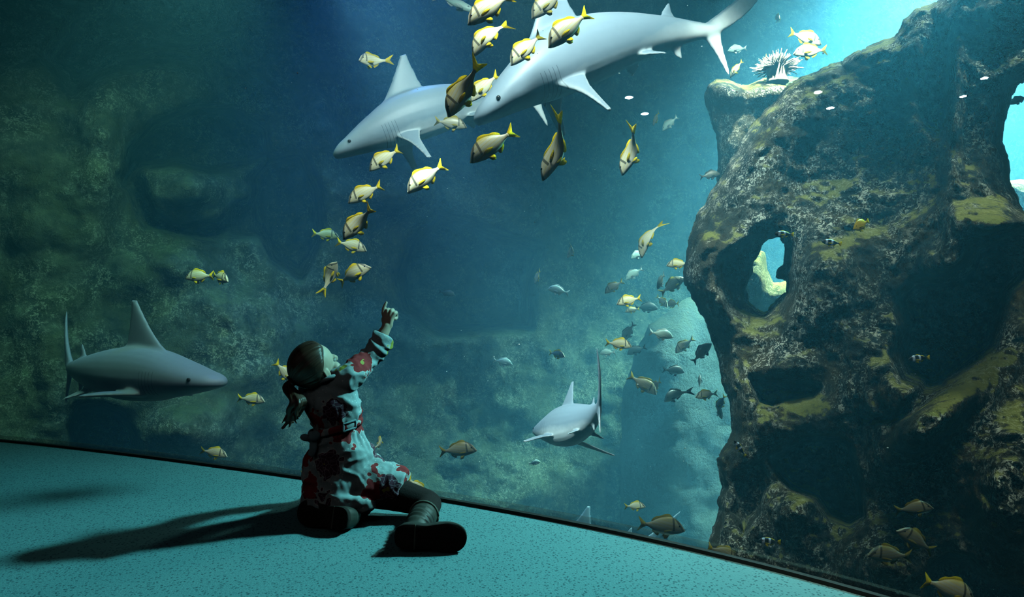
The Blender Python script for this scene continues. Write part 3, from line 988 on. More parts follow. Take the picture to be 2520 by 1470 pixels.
SCH = 'striped yellow-finned fish of the upper school'
MID = 'small fish gathered left of the arch'
LOW = 'fish near the bottom of the window'
ARF = 'small fish in front of the arch'
TOP = 'sunlit fish over the arch'
FISH = [
    (1203, 22, 130, 211, 0, 'pork', 'yellow-finned fish at the top edge, uppermost of the upper school', None, 0, 0, SCH),
    (1197, 88, 118, 228, 15, 'pork', 'duller fish with tail curled upright, just below the topmost fish', None, -.8, 0, SCH),
    (1348, 8, 110, 218, 0, 'shaded', 'dark fish cut off by the top edge above the big shark', None, 0, 0, SCH),
    (1397, 72, 132, 218, 0, 'pork', 'yellow-tailed fish overlapping the tall dorsal fin of the largest shark', None, 0, 0, SCH),
    (1293, 121, 108, 222, 0, 'pork', 'bright fish left of the largest shark, under the fish on its fin', None, 0, 0, SCH),
    (1140, 228, 142, 232, 0, 'pork', 'big pale fish head down over the back of the rear shark', None, .8, 0, SCH),
    (1190, 215, 96, 218, 10, 'pork', 'fish half hidden behind the big fish over the rear shark', 4.2, 0, 0, SCH),
    (1110, 304, 80, -6, 10, 'shaded', 'dim fish facing right in front of the rear shark flank', 4.2, 0, 0, SCH),
    (1210, 358, 136, 213, 0, 'pork', 'large side-on fish with bright yellow fins below the rear shark tail', None, 0, 0, SCH),
    (1373, 374, 158, 237, 12, 'pork', 'big fish diving steeply, back stripes showing, below the largest shark', None, .8, 28, SCH),
    (1555, 378, 116, 242, 12, 'pork', 'steeply diving fish alone right of the larger diving one', None, .8, 24, SCH),
    (945, 392, 92, 213, 0, 'pork', 'bright fish just below the rear shark snout', None, 0, 0, SCH),
    (1046, 438, 114, 215, 0, 'pork', 'grey-gold fish heading down left below the rear shark belly', None, 0, 0, SCH),
    (897, 476, 94, 205, 0, 'pork', 'pale fish with raised yellow tail above the tight left cluster', None, 0, 0, SCH),
    (883, 551, 110, 219, 0, 'pork', 'largest pale fish of the tight cluster above the child', None, .8, 0, SCH),
    (802, 578, 66, -6, 5, 'pork', 'small fish facing right, leftmost of the tight cluster', None, 0, 0, SCH),
    (866, 605, 76, -14, 5, 'pork', 'fish facing right tucked under the largest fish of the cluster', None, 0, 0, SCH),
    (815, 676, 82, 64, -30, 'pork', 'narrow fish rising head up, orange tail below, above the child', None, -.8, 50, SCH),
    (870, 675, 92, 28, 5, 'pork', 'fish rising to the right next to the narrow upright one', None, .8, 0, SCH),
    (913, 150, 78, 195, -52, 'pork', 'lone fish turning towards us high above the rear shark fin', None, .8, 0, SCH),
    (490, 680, 76, 182, 8, 'pork', 'left fish of the pair meeting tail to tail by the rock wall', 5.0, 0, 0, 'pair of fish by the rock wall'),
    (543, 683, 72, -14, -35, 'pork', 'right fish of the pair meeting tail to tail by the rock wall', 5.0, 0, 0, 'pair of fish by the rock wall'),
    (619, 983, 68, -5, 0, 'pork', 'striped fish facing right just ahead of the left shark snout', 4.8, 0, 0, LOW),
    (527, 1115, 66, -12, 5, 'pork', 'golden fish above the carpet edge below the left shark', 4.4, 0, 0, LOW),
    (703, 918, 74, -52, 20, 'pork', 'fish mostly hidden behind the child head, orange tail showing', 4.6, 0, 0, LOW),
    (936, 1090, 58, 140, 62, 'pork', 'fish seen nearly end-on beside the child waist', 4.6, .8, 0, LOW),
    (1128, 1108, 92, 5, 0, 'shaded', 'grey fish with yellow tail facing right, right of the child', 3.9, 0, 0, LOW),
    (1024, 1203, 84, -62, 25, 'pork', 'fish behind the child leg with only its yellow tail up', 3.7, 0, 0, LOW),
    (764, 1168, 46, -10, 20, 'pork', 'fish almost hidden behind the tunic, at the carpet edge', 4.2, 0, 0, LOW),
    (1589, 588, 96, 257, 15, 'pork', 'bright yellow fish diving straight down, left of the arch', 4.6, -.8, 15, MID),
    (1570, 626, 46, 205, -20, 'grey', 'small greenish fish behind the head of the diving yellow one', None, 0, 0, MID),
    (1668, 650, 56, 182, 10, 'pork', 'pale fish with its tail hidden by the left arch edge', 6.2, 0, 0, MID),
    (1408, 618, 50, 230, 45, 'shaded', 'small dim fish heading away, highest in mid water', None, .8, 0, MID),
    (1322, 681, 50, 250, 48, 'pork', 'small orange-tailed fish pointing down, leftmost in mid water', None, 0, 0, MID),
    (1374, 715, 54, 165, 5, 'grey', 'faint grey-green fish facing left in open water', None, 0, 0, MID),
    (1560, 674, 50, 212, 15, 'grey', 'small fish with yellow tail below the diving yellow one', None, 0, 0, MID),
    (1510, 706, 54, 212, 15, 'shaded', 'dim brown fish with tail up, left of the brightest pair', None, 0, 0, MID),
    (1547, 740, 62, 192, 5, 'pork', 'bright pale fish facing left amid the small cluster', None, 0, 0, MID),
    (1556, 763, 36, 190, 10, 'pork', 'tiny bright fish right under the bright pale one', None, 0, 0, MID),
    (1591, 757, 58, 0, 0, 'dark', 'dark fish facing right behind the bright pale one', 7.9, 0, 0, MID),
    (1626, 692, 60, 262, 55, 'grey', 'thin upright fish seen edge-on left of the arch', None, 0, 0, MID),
    (1655, 702, 72, 35, 0, 'shaded', 'dusky fish with dark bars tilted up against the arch edge', 6.8, 0, 0, MID),
    (1630, 742, 44, -50, -40, 'pork', 'little yellow fish facing down right, left one of two', None, 0, 0, MID),
    (1655, 748, 46, 182, 65, 'pork', 'little bright fish seen end-on, right one of two', None, 0, 0, MID),
    (1628, 823, 60, -10, 0, 'grey', 'greenish fish facing right below the two little yellow ones', None, 0, 0, MID),
    (1523, 847, 66, -6, 0, 'pork', 'bright fish facing right with yellow tail, lower left of cluster', None, 0, 0, MID),
    (1546, 818, 56, 240, 20, 'dark', 'dark fish behind the bright right-facing one', 7.4, 0, 0, MID),
    (1566, 862, 50, 200, 10, 'dark', 'dim dark fish low behind the bright right-facing one', 7.5, 0, 0, MID),
    (1495, 868, 40, 185, 25, 'grey', 'tiny faint fish at the tail of the bright right-facing one', None, 0, 0, MID),
    (1371, 872, 48, -8, -40, 'pork', 'yellow fish right above the fin of the departing shark', 6.0, 0, 0, MID),
    (1238, 891, 48, -10, 0, 'grey', 'faint fish with yellow tail left of the departing shark', None, 0, 0, MID),
    (1684, 850, 58, 218, 10, 'shaded', 'brown fish heading down left close to the arch', 6.6, 0, 0, MID),
    (1727, 868, 66, 48, 0, 'dark', 'dark fish rising to the right along the arch edge', 5.6, 0, 0, MID),
    (1658, 912, 56, -4, 5, 'dark', 'dark round fish facing right against the pale buttress', 6.4, 0, 0, MID),
    (1583, 946, 80, -32, -10, 'shaded', 'big dusky fish with pale belly tilted down right', 6.2, 0, 0, MID),
    (1613, 951, 60, 250, 50, 'shaded', 'narrow orange-edged fish beside the pale-bellied dusky one', 6.4, 0, 0, MID),
    (1658, 972, 70, 200, -30, 'dark', 'plump shade-dark fish facing left, right of the departing shark tail fin', 6.0, .8, 0, MID),
    (1722, 940, 44, 70, 40, 'dark', 'small dark fish above the brightest white-yellow fish', 6.4, 0, 0, MID),
    (1738, 972, 56, 187, 0, 'pork', 'brightest white-yellow fish facing left by the arch edge', 5.6, 0, 0, MID),
    (1774, 992, 46, 250, 20, 'pork', 'bright fish half hidden by the arch edge', 5.4, 0, 0, MID),
    (1770, 1014, 44, -60, 20, 'dark', 'slim dark fish under the half-hidden bright one', 6.0, 0, 0, MID),
    (1316, 1139, 30, 8, 10, 'grey', 'tiny green-yellow fish alone below the departing shark', 6.6, 0, 0, LOW),
    (1563, 1246, 52, 2, 0, 'pork', 'small yellow-green fish above the big dusky bottom fish', 5.2, 0, 0, LOW),
    (1629, 1295, 116, -6, 0, 'shaded', 'big dusky fish with yellow tail just above the carpet edge', 3.0, 0, 0, LOW),
    (1778, 1362, 84, -24, 5, 'pork', 'yellow fish cut off by the carpet edge at the arch foot', 2.9, 0, 0, LOW),
    (1915, 45, 46, 75, 55, 'pork', 'small pale fish high in the sunlit water', 6.0, 0, 0, TOP),
    (1983, 93, 84, -18, 0, 'pork', 'white-lit fish facing right, upper of two over the arch', 5.6, 0, 0, TOP),
    (1993, 126, 84, 184, 0, 'pork', 'white-lit fish facing left, lower of two over the arch', 5.4, 0, 0, TOP),
    (1814, 121, 48, 186, 0, 'grey', 'green fish facing left beside the largest shark tail', 6.0, 0, 0, TOP),
    (1811, 170, 48, 235, 45, 'pork', 'small fish hovering over the mossy pillar top', 5.8, 0, 0, TOP),
    (1905, 157, 60, -35, 0, 'pork', 'pale fish diving into the white anemone', 6.2, 0, 0, TOP),
    (1614, 292, 42, 255, 58, 'pork', 'small narrow fish below the largest shark tail, left of two', 6.4, 0, 0, TOP),
    (1648, 304, 48, 220, 15, 'grey', 'small green fish below the largest shark tail, right of two', 6.4, 0, 0, TOP),
    (1747, 431, 50, 12, 0, 'dark', 'small dark fish facing right against the pillar edge', 5.0, 0, 0, TOP),
    (2507, 246, 46, 200, 10, 'dark', 'dark fish silhouetted in the bright gap at the right edge', 4.4, 0, 0, TOP),
    (1122, 8, 110, -22, 0, 'slim', 'long teal fish slipping out of the top edge', 5.0, 0, 0, TOP),
    (1100, 722, 42, -10, 0, 'dark', 'ghostly dim fish in front of the dark central cave', 7.4, 0, 0, MID),
    (2119, 553, 54, 205, -15, 'tang', 'plain bright yellow round fish in front of the arch', 2.45, 0, 0, ARF),
    (2047, 597, 50, 172, 0, 'clown', 'black and white banded fish right of the small hole', 2.5, 0, 0, ARF),
    (1930, 576, 48, 176, 0, 'clown', 'dark banded fish hovering over the small hole', 2.7, 0, 0, ARF),
    (2262, 882, 54, 184, 0, 'clown', 'dark banded fish inside the large right hollow', 2.35, 0, 0, ARF),
    (1893, 1333, 58, 175, 0, 'clown', 'black and white banded fish low on the arch foot', 2.3, 0, 0, ARF),
    (1821, 1104, 46, 120, 30, 'clown', 'little banded fish at the left flank of the arch', 2.6, 0, 0, ARF),
    (2250, 1252, 84, 12, -15, 'shaded', 'dim yellow fish with black bands at lower right, topmost of three', 2.05, 0, 0, ARF),
    (2252, 1330, 104, 148, 0, 'shaded', 'dim banded fish slanting up left, middle of three at lower right', 2.0, 0, 0, ARF),
    (2188, 1366, 108, 176, 0, 'shaded', 'dim banded fish facing left above the pale encrusted ledge', 1.95, 0, 0, ARF),
    (2336, 1450, 134, -18, 0, 'pork', 'vivid yellow fish cut by the bottom edge at lower right', 1.85, 0, 0, ARF),
]
for px, py, ln, th_, yw_, kd, lb, dp, bd, rl, gr in FISH:
    fish(px, py, ln, th_, yw_, kd, lb, dp, bd, rl, gr)

# ------------------------------------------------------------------ white anemone on the pillar
base = at(1912, 212, 5.5)
ST_ = bpy.data.objects['rock_stack']
hit_ = ST_.ray_cast(Vector((base.x, base.y, 5.0)), Vector((0, 0, -1)))
base.z = (hit_[1].z if hit_[0] else base.z) + .094
an = empty('sea_anemone', base)
M_ANE = plain('anemone_flesh', (0.97, 0.93, 0.74), 0.5, 0.3, 30, vary=0.03)
M_ANC = plain('anemone_column', (0.92, 0.86, 0.62), 0.6, 0.3, 30)
Blob().tube([(0, 0, -.09), (0, 0, -.03), (0, 0, .05)], [.10, .085, .10], 16, 4, round_ends=False).obj('column', M_ANC, an)
tb = Blob()
for k in range(340):
    a_, e_ = random.uniform(0, 2 * PI), random.uniform(.05, 1.5)
    dr = Vector((math.cos(a_) * math.sin(e_), math.sin(a_) * math.sin(e_), math.cos(e_)))
    p0 = Vector((dr.x * .085, dr.y * .085, .03 + dr.z * .03))
    ln_ = random.uniform(.08, .135)
    wv = Vector((random.uniform(-.03, .03), random.uniform(-.03, .03), random.uniform(-.05, .01)))
    tb.tube([p0, p0 + dr * ln_ * .55 + wv * .4, p0 + dr * ln_ + wv], [.0062, .0052, .003], 5, 2)
tb.obj('tentacle_mass', M_ANE, an)['kind'] = 'stuff'
tag(an, 'bushy white anemone glowing on top of the mossy pillar behind the arch', 'anemone')

# ------------------------------------------------------------------ drifting specks
M_SPK = plain('speck', (0.9, 0.95, 0.9), 0.5)
sb = Blob()
for k in range(150):
    px, py, d = random.uniform(550, 2500), random.uniform(0, 1150), random.uniform(2.6, 3.3)
    if px > 1650 and py > 150:
        d = random.uniform(2.0, 2.5)
    if wy(at(px, py, d).x) + .15 > d:
        continue
    r = random.uniform(.7, 1.5) * d / F
    if random.random() < .12:
        r *= 1.7
    c = at(px, py, d)
    sb.ball(c, ((r, 0, 0), (0, r, 0), (0, 0, r)), 5, 3)
tag(sb.obj('drifting_particles', M_SPK), kind='stuff')

# ------------------------------------------------------------------ ceiling lights of the dark room (mirrored in the pane)
t = NT('lamp_glow')
e_ = t.n('Emission', i_Color=(1, 0.98, 0.97, 1), i_Strength=300.0)
t.link(e_.outputs[0], t.out.inputs[0])
M_GLOW = t.m


def mirrored(px, py):
    r = Vector(((px - CX) / F, 1, -(py - CY) / F))
    for i in range(len(WCUR) - 1):
        a, b = WCUR[i] + WNOR[i] * .008, WCUR[i + 1] + WNOR[i + 1] * .008
        # r.xy * s = a + u (b - a)
        ex, ey = b.x - a.x, b.y - a.y
        den = r.x * ey - r.y * ex
        if abs(den) < 1e-9:
            continue
        s_ = (a.x * ey - a.y * ex) / den
        u = (a.x * r.y - a.y * r.x) / den
        if 0 <= u <= 1 and s_ > 0:
            P = Vector((0, 0, CAMH)) + r * s_
            n_ = WNOR[i].lerp(WNOR[i + 1], u).normalized()
            n3 = Vector((n_.x, n_.y, 0))
            q = r - n3 * (2 * r.dot(n3))
            return P, q
    return None


for px, py, hz, rr in ((1550, 240, 3.5, .020), (1590, 280, 3.5, .018), (2015, 227, 1.9, .0088), (2045, 266, 1.9, .0078), (2373, 237, 1.75, .0052), (2425, 192, 1.75, .0053)):
    m_ = mirrored(px, py)
    if not m_:
        continue
    P, q = m_
    hit = P + q * ((hz - P.z) / q.z)
    lm = empty('ceiling_light', hit)
    lm['kind'] = 'structure'
    Blob().ball((0, 0, 0), ((rr, 0, 0), (0, rr, 0), (0, 0, rr)), 16, 10).obj('bulb', M_GLOW, lm)
    top_ = 3.6 - hit.z
    Blob().tube([(0, 0, rr * .9), (0, 0, rr + .012)], [rr * 1.1, rr * .9], 12, 1, round_ends=False).obj('socket', M_SEAL, lm)
    Blob().tube([(0, 0, rr + .01), (0, 0, top_)], [.0025, .0025], 8, 1, round_ends=False).obj('cord', M_SEAL, lm)
# ------------------------------------------------------------------ the child
child = empty('person', (-0.60, 2.05, 0))
CI = Matrix.Translation((0.60, -2.05, 0))          # world -> child space


def cw(px, py, d):
    return at(px, py, d)


def child_obj(bl, name, mat, parent=child):
    o = bl.obj(name, mat, None)
    o.data.transform(CI)
    o.parent = parent
    return o


def skin_mat():
    t = NT('skin')
    tc = t.n('TexCoord').outputs['Object']
    nz = t.noise(tc, 40, 3)
    c = t.mix(nz, (0.62, 0.45, 0.34), (0.72, 0.54, 0.42))
    t.principled(c, 0.5, 0.35, bump=nz, bstr=0.1, bdist=0.002)
    return t.m


M_SKIN = skin_mat()

HS = 0.90
Hc = cw(775, 905, 2.02)
HF = Vector((.56, .61, .56)).normalized()
HR = Vector((.78, -.58, -.20))
HR = (HR - HF * HR.dot(HF)).normalized()
HU = HR.cross(HF).normalized()


def hp(r, f, u):
    return Hc + (HR * r + HF * f + HU * u) * HS


def hball(b, r, f, u, a, c, d_, seg=18, rings=10):
    b.ball(hp(r, f, u), (HR * a * HS, HF * c * HS, HU * d_ * HS), seg, rings)


b = Blob()
# head
M_CEYE = plain('eye_white', (0.55, 0.54, 0.50), 0.2, 0.5)
hball(b, 0, -.004, .018, .068, .080, .076, 28, 18)
hball(b, 0, .022, -.034, .054, .056, .056, 24, 14)
for sd in (1, -1):
    hball(b, sd * .034, .050, -.034, .027, .026, .027)          # cheeks
    hball(b, sd * .070, -.002, -.008, .007, .015, .024, 12, 8)    # ears
    hball(b, sd * .073, -.010, -.004, .006, .006, .020, 10, 8)
    hball(b, sd * .028, .066, .008, .018, .012, .007)            # brow
hball(b, 0, .074, -.072, .017, .014, .013)                      # chin
b.tube([hp(0, .074, -.002), hp(0, .086, -.020), hp(0, .089, -.027)], [.0065, .009, .010], 10, 3)
for sd in (1, -1):
    hball(b, sd * .009, .083, -.029, .006, .007, .005, 10, 6)
hball(b, 0, .0765, -.048, .017, .008, .005, 12, 8)
hball(b, 0, .0745, -.056, .014, .008, .005, 12, 8)
# neck, trunk
neck0, neck1 = cw(800, 960, 2.035), hp(0, -.005, -.05)
b.tube([neck0, neck0.lerp(neck1, .5), neck1], [.034, .032, .036], 16, 4)
spine = [cw(812, 952, 2.035), cw(818, 990, 2.035), cw(826, 1050, 2.045), cw(832, 1110, 2.06), cw(834, 1175, 2.075)]
b.tube(spine, [(.060, .045), (.078, .062), (.070, .058), (.080, .066), (.092, .082)], 20, 5, side=(1, 0, 0))
# right arm: shoulder, elbow, wrist
sh_r, el_r, wr = cw(862, 925, 2.03), cw(911, 878, 2.13), cw(953, 803, 2.17)
b.tube([cw(822, 950, 2.035), sh_r, sh_r.lerp(el_r, .5), el_r], [.034, .036, .031, .027], 14, 5)
b.tube([el_r, el_r.lerp(wr, .45), wr], [.027, .025, .0165], 14, 5)
# right hand: back of the hand towards us, index finger raised
kn = [cw(943.5, 770, 2.182), cw(953, 765, 2.184), cw(963, 766, 2.184), cw(971, 772, 2.182)]
for i, k in enumerate(kn):
    b.tube([wr + Vector(((i - 1.5) * .006, 0, 0)), wr.lerp(k, .55), k], [(.0105, .012), (.0095, .0125), (.0080, .0100)], 10, 4)
b.tube([kn[0], cw(944.5, 759, 2.186), cw(948, 751, 2.190), cw(951, 744.5, 2.194)], [.0074, .0066, .0060, .0050], 10, 4)
for i, ln_ in ((1, 1.0), (2, .95), (3, .8)):
    k = kn[i]
    b.tube([k, k + Vector((.002, .021 * ln_, .003)), k + Vector((.003, .027 * ln_, -.017 * ln_)), k + Vector((.001, .012 * ln_, -.024 * ln_)), k + Vector((0, .004, -.020))],
           [.0080, .0074, .0068, .0062, .0055], 10, 4)
b.tube([wr + Vector((-.008, .008, .006)), cw(944, 786, 2.200), cw(951, 777, 2.212), cw(960, 776, 2.214)], [.0100, .0088, .0074, .0058], 10, 4)
# left arm hanging down in front, hand resting on the left thigh
sh_l, el_l, wl = cw(766, 968, 2.06), Vector((-.66, 2.20, .30)), Vector((-.60, 2.26, .165))
b.tube([cw(800, 955, 2.035), sh_l, sh_l.lerp(el_l, .5), el_l], [.034, .036, .031, .026], 14, 5)
b.tube([el_l, el_l.lerp(wl, .45), wl], [.026, .024, .0165], 14, 5)
for i in range(4):
    o_ = Vector(((i - 1.5) * .011, 0, 0))
    k = wl + o_ + Vector((.012, .045, -.018))
    b.tube([wl + o_ * .5, k], [(.010, .011), (.0085, .009)], 10, 3)
    l_ = (.85, 1, .95, .78)[i]
    b.tube([k, k + Vector((.004, .016 * l_, -.008)), k + Vector((.006, .028 * l_, -.020)), k + Vector((.006, .032 * l_, -.034))], [.0074, .0066, .006, .005], 10, 4)
b.tube([wl + Vector((.008, .008, 0)), wl + Vector((.026, .026, -.012)), wl + Vector((.034, .044, -.022))], [.0098, .0085, .006], 10, 4)
# legs (worn under tights)
hip_r, kn_r, an_r = cw(872, 1198, 2.08), cw(1056, 1240, 2.055), cw(1033, 1301, 1.86)
hip_l, kn_l, an_l = Vector((-.62, 2.08, .115)), Vector((-.60, 2.29, .056)), Vector((-.585, 2.03, .05))
LEG = [([hip_r, hip_r.lerp(kn_r, .5) + Vector((0, 0, .006)), kn_r], [.058, .050, .037]), ([kn_r, kn_r.lerp(an_r, .4), an_r], [.037, .034, .026]),
       ([hip_l, hip_l.lerp(kn_l, .5), kn_l], [.058, .050, .040]), ([kn_l, kn_l.lerp(an_l, .4), an_l], [.040, .036, .027])]
for pts, rr in LEG:
    b.tube(pts, rr, 16, 5)
BODY = child_obj(b, 'body', M_SKIN)
remesh(BODY, .0026, 3)
for sd in (1, -1):
    e_ = Blob()
    hball(e_, sd * .028, .0635, -.006, .0105, .0105, .0105, 12, 8)
    child_obj(e_, 'eye', M_CEYE)

# tights
t = NT('dark_tights')
tc = t.n('TexCoord').outputs['Object']
nz = t.noise(tc, 180, 2)
t.principled(t.mix(nz, (0.018, 0.014, 0.014), (0.035, 0.026, 0.026)), 0.9, 0.15, bump=nz, bstr=0.4, bdist=0.002)
M_TIGHT = t.m
b = Blob()
for pts, rr in LEG:
    b.tube(pts, [r + .006 for r in rr], 18, 5)
b.tube([hip_l + Vector((0, 0, .02)), hip_r + Vector((0, 0, .015))], [.062, .062], 16, 3)
TIGHTS = child_obj(b, 'tights', M_TIGHT)
remesh(TIGHTS, .005, 3)

# ---- tunic
t = NT('flowered_corduroy')
tc0 = t.n('TexCoord').outputs['Object']
wn = t.n('TexNoise', i_Scale=16.0, i_Detail=2)
t.link(tc0, wn.inputs['Vector'])
vs_ = t.n('VectorMath', operation='SCALE')
t.link(wn.outputs['Color'], vs_.inputs[0])
vs_.inputs['Scale'].default_value = 0.045
va = t.n('VectorMath', operation='ADD')
t.link(tc0, va.inputs[0])
t.link(vs_.outputs[0], va.inputs[1])
tc = va.outputs[0]
vor = t.n('TexVoronoi', feature='F1', i_Scale=10.0, i_Randomness=0.85)
t.link(tc, vor.inputs['Vector'])
d1 = vor.outputs['Distance']
cs = t.n('SeparateColor', i_0=vor.outputs['Color'])
# petal ripple on the flower edge
rip = t.math('ADD', d1, t.math('MULTIPLY', t.math('SUBTRACT', t.voro(tc, 46), 0.45), 0.30))
present = t.math('GREATER_THAN', cs.outputs[0], 0.10)
flower = t.math('MULTIPLY', t.math('LESS_THAN', rip, 0.46), present)
outl = t.math('MULTIPLY', t.math('SUBTRACT', t.math('LESS_THAN', rip, 0.50), t.math('LESS_THAN', rip, 0.46)), present)
heart = t.math('MULTIPLY', t.math('LESS_THAN', rip, 0.10), present)
base_c = t.mix(t.noise(tc0, 5, 2), (0.36, 0.50, 0.53), (0.54, 0.67, 0.70))
vein = t.ramp(t.voro(tc, 60, 'DISTANCE_TO_EDGE'), [(0.02, (1,) * 3), (0.07, (0,) * 3)])
red = t.mix(t.noise(tc0, 30, 3), (0.28, 0.012, 0.018), (0.50, 0.035, 0.035))
plum = t.mix(t.math('MULTIPLY', vein, 0.55), (0.085, 0.012, 0.040), (0.62, 0.50, 0.56))
fc = t.mix(t.math('GREATER_THAN', cs.outputs[1], 0.55), red, plum)
fc = t.mix(t.math('GREATER_THAN', cs.outputs[2], 0.80), fc, (0.50, 0.48, 0.07))
fc = t.mix(heart, fc, (0.55, 0.50, 0.10))
dots = t.math('LESS_THAN', t.voro(tc0, 85), 0.20)
dots = t.math('MULTIPLY', dots, t.math('GREATER_THAN', t.noise(tc0, 14, 2), 0.47))
c = t.mix(dots, base_c, (0.86, 0.92, 0.92))
c = t.mix(t.math('MULTIPLY', outl, 0.7), c, (0.72, 0.76, 0.72))
c = t.mix(flower, c, fc)
fuzz = t.noise(tc0, 260, 2)
c = t.mix(t.math('MULTIPLY', fuzz, 0.35), c, (0.10, 0.14, 0.15))
t.principled(c, 0.85, 0.15, bump=fuzz, bstr=0.25, bdist=0.0006)
M_DRESS = t.m

b = Blob()
b.tube([cw(812, 944, 2.035), cw(816, 962, 2.035), cw(820, 990, 2.035), cw(826, 1020, 2.04), cw(827, 1048, 2.045), cw(830, 1078, 2.05), cw(838, 1115, 2.06), cw(838, 1160, 2.07), cw(836, 1205, 2.075), cw(834, 1238, 2.075)],
       [(.062, .045), (.083, .060), (.088, .072), (.084, .070), (.079, .066), (.086, .073), (.103, .088), (.116, .104), (.122, .118), (.118, .118)], 40, 5, side=(1, 0, 0))
# shoulders and sleeves
b.tube([cw(822, 950, 2.03), cw(862, 926, 2.03), cw(884, 905, 2.08), el_r, cw(925, 862, 2.14), cw(944, 832, 2.158)], [.046, .047, .041, .037, .036, .033], 20, 6, round_ends=False)
b.tube([cw(800, 955, 2.03), sh_l, sh_l.lerp(el_l, .5), el_l, el_l.lerp(wl, .75)], [.046, .047, .040, .036, .031], 20, 5, round_ends=False)
# turned cuffs
b.tube([cw(938, 842, 2.152), cw(946, 829, 2.160)], [.0385, .036], 20, 2, round_ends=False)
# skirt over the right thigh, and over the left one
b.tube([cw(868, 1180, 2.075), cw(915, 1185, 2.07), cw(960, 1193, 2.068), cw(990, 1203, 2.065)], [.092, .079, .067, .061], 24, 6, round_ends=False)
b.tube([Vector((-.60, 2.08, .13)), Vector((-.60, 2.18, .105)), Vector((-.60, 2.25, .085))], [.095, .082, .068], 22, 5, round_ends=False)
# bunched cloth over the lap and the trailing hem on the left
b.ball(cw(898, 1108, 2.09), ((.036, 0, 0), (0, .045, 0), (0, 0, .030)))
b.ball(cw(918, 1142, 2.10), ((.046, 0, 0), (0, .05, 0), (0, 0, .030)))
b.tube([cw(776, 1120, 2.06), cw(774, 1170, 2.03), cw(773, 1212, 2.01)], [.030, .040, .034], 14, 5)
b.tube([cw(800, 1215, 2.0), cw(850, 1235, 1.985), cw(905, 1240, 2.0)], [.030, .033, .026], 14, 5)
DRESS = child_obj(b, 'tunic', M_DRESS)
remesh(DRESS, .0045, 4)
# soft folds: gathers above and below the belt, creases across the sleeve
me = DRESS.data
n_ = len(me.vertices)
co_ = np.empty(n_ * 3)
no_ = np.empty(n_ * 3)
me.vertices.foreach_get('co', co_)
me.vertex_normals.foreach_get('vector', no_)
co_, no_ = co_.reshape(-1, 3), no_.reshape(-1, 3)
wzb = cw(826, 1050, 2.045)
wz = co_[:, 2] - wzb.z
ang = np.arctan2(co_[:, 1] + 2.05 - wzb.y, co_[:, 0] - .6 - wzb.x)
gat = np.sin(ang * 19 + 3 * np.sin(ang * 5)) * np.exp(-(wz / .05) ** 2) * .0030
big = np.array([noise.fractal(Vector((x * 16 + z * 5, y * 16, z * 13)), .8, 2, 3) for x, y, z in co_]) * .0062
diag = np.array([1 - abs(noise.noise(Vector((x * 9 + z * 16 + 5, y * 9, z * 10 - x * 12)))) * 2 for x, y, z in co_])
crease = (np.clip(diag, .35, 1) - .35) ** 1.5 * .011
arm = np.exp(-(((co_ - np.array(CI @ el_r)) ** 2).sum(1)) / .065 ** 2)
crs = np.sin((co_[:, 0] + co_[:, 2]) * 190) * .0032 * arm
waist = -.006 * np.exp(-(wz / .014) ** 2) * (np.hypot(co_[:, 0] - .6 - wzb.x, co_[:, 1] + 2.05 - wzb.y) < .12)
co_ = co_ + no_ * (gat + big + crease + crs + waist)[:, None]
co_[:, 2] = np.maximum(co_[:, 2], .004)
me.vertices.foreach_set('co', co_.ravel())
me.update()
M_CORD = plain('plain_corduroy', (0.24, 0.38, 0.42), 0.85, 0.15, 90, 0.4, 0.003)
# collar
b = Blob()
cc_ = cw(808, 940, 2.03)
ringp = [cc_ + Vector((.052 * math.cos(a), .046 * math.sin(a), .020 * math.cos(a) - .012 * math.sin(a))) for a in np.linspace(0, 2 * PI, 25)]
b.tube(ringp[:-1] + [ringp[0]], [(.009, .012)] * 25, 10, 2, round_ends=False)
child_obj(b, 'collar', M_DRESS)
# belt with its loop, and the tie bunched at the back
wcn = cw(826, 1049, 2.045)
def belt_pt(a, rx=.083, ry=.070):
    x = rx * math.cos(a)
    return wcn + Vector((x, ry * math.sin(a), .26 * x - .004))
b = Blob()
N_ = 40
rings = []
for k in range(N_):
    a = 2 * PI * k / N_
    p = belt_pt(a)
    o_ = Vector((math.cos(a), math.sin(a), 0))
    rings.append([p + o_ * .004 + Vector((0, 0, .0125)), p + o_ * .0075 + Vector((0, 0, .006)), p + o_ * .0075 - Vector((0, 0, .006)), p + o_ * .004 - Vector((0, 0, .0125)), p - o_ * .006 - Vector((0, 0, .011)), p - o_ * .006 + Vector((0, 0, .011))])
b.grid(rings + [rings[0]], False, False)
child_obj(b, 'belt', M_DRESS)
b = Blob()
lp = [belt_pt(a, .090, .077) for a in np.linspace(-1.05, -.55, 6)]
up_ = Vector((0, 0, .012))
path = [p + up_ for p in lp] + [p - up_ for p in lp[::-1]]
b.tube(path + [path[0]], [.0036] * (len(path) + 1), 8, 3)
child_obj(b, 'belt_loop', M_CORD)
b = Blob()
kb = cw(770, 1078, 1.985)
b.ball(kb, ((.016, 0, .004), (0, .014, 0), (0, 0, .018)))
b.ball(kb + Vector((.010, -.012, .008)), ((.020, 0, .006), (0, .010, 0), (-.004, 0, .016)))
b.ball(kb + Vector((-.022, -.006, .002)), ((.018, 0, -.004), (0, .010, 0), (.003, 0, .012)))
b.tube([kb, kb + Vector((.004, -.008, -.03)), kb + Vector((-.004, -.010, -.055))], [(.012, .006), (.014, .005), (.012, .004)], 10, 4)
bw = child_obj(b, 'belt_bow', M_CORD)
remesh(bw, .003, 2)

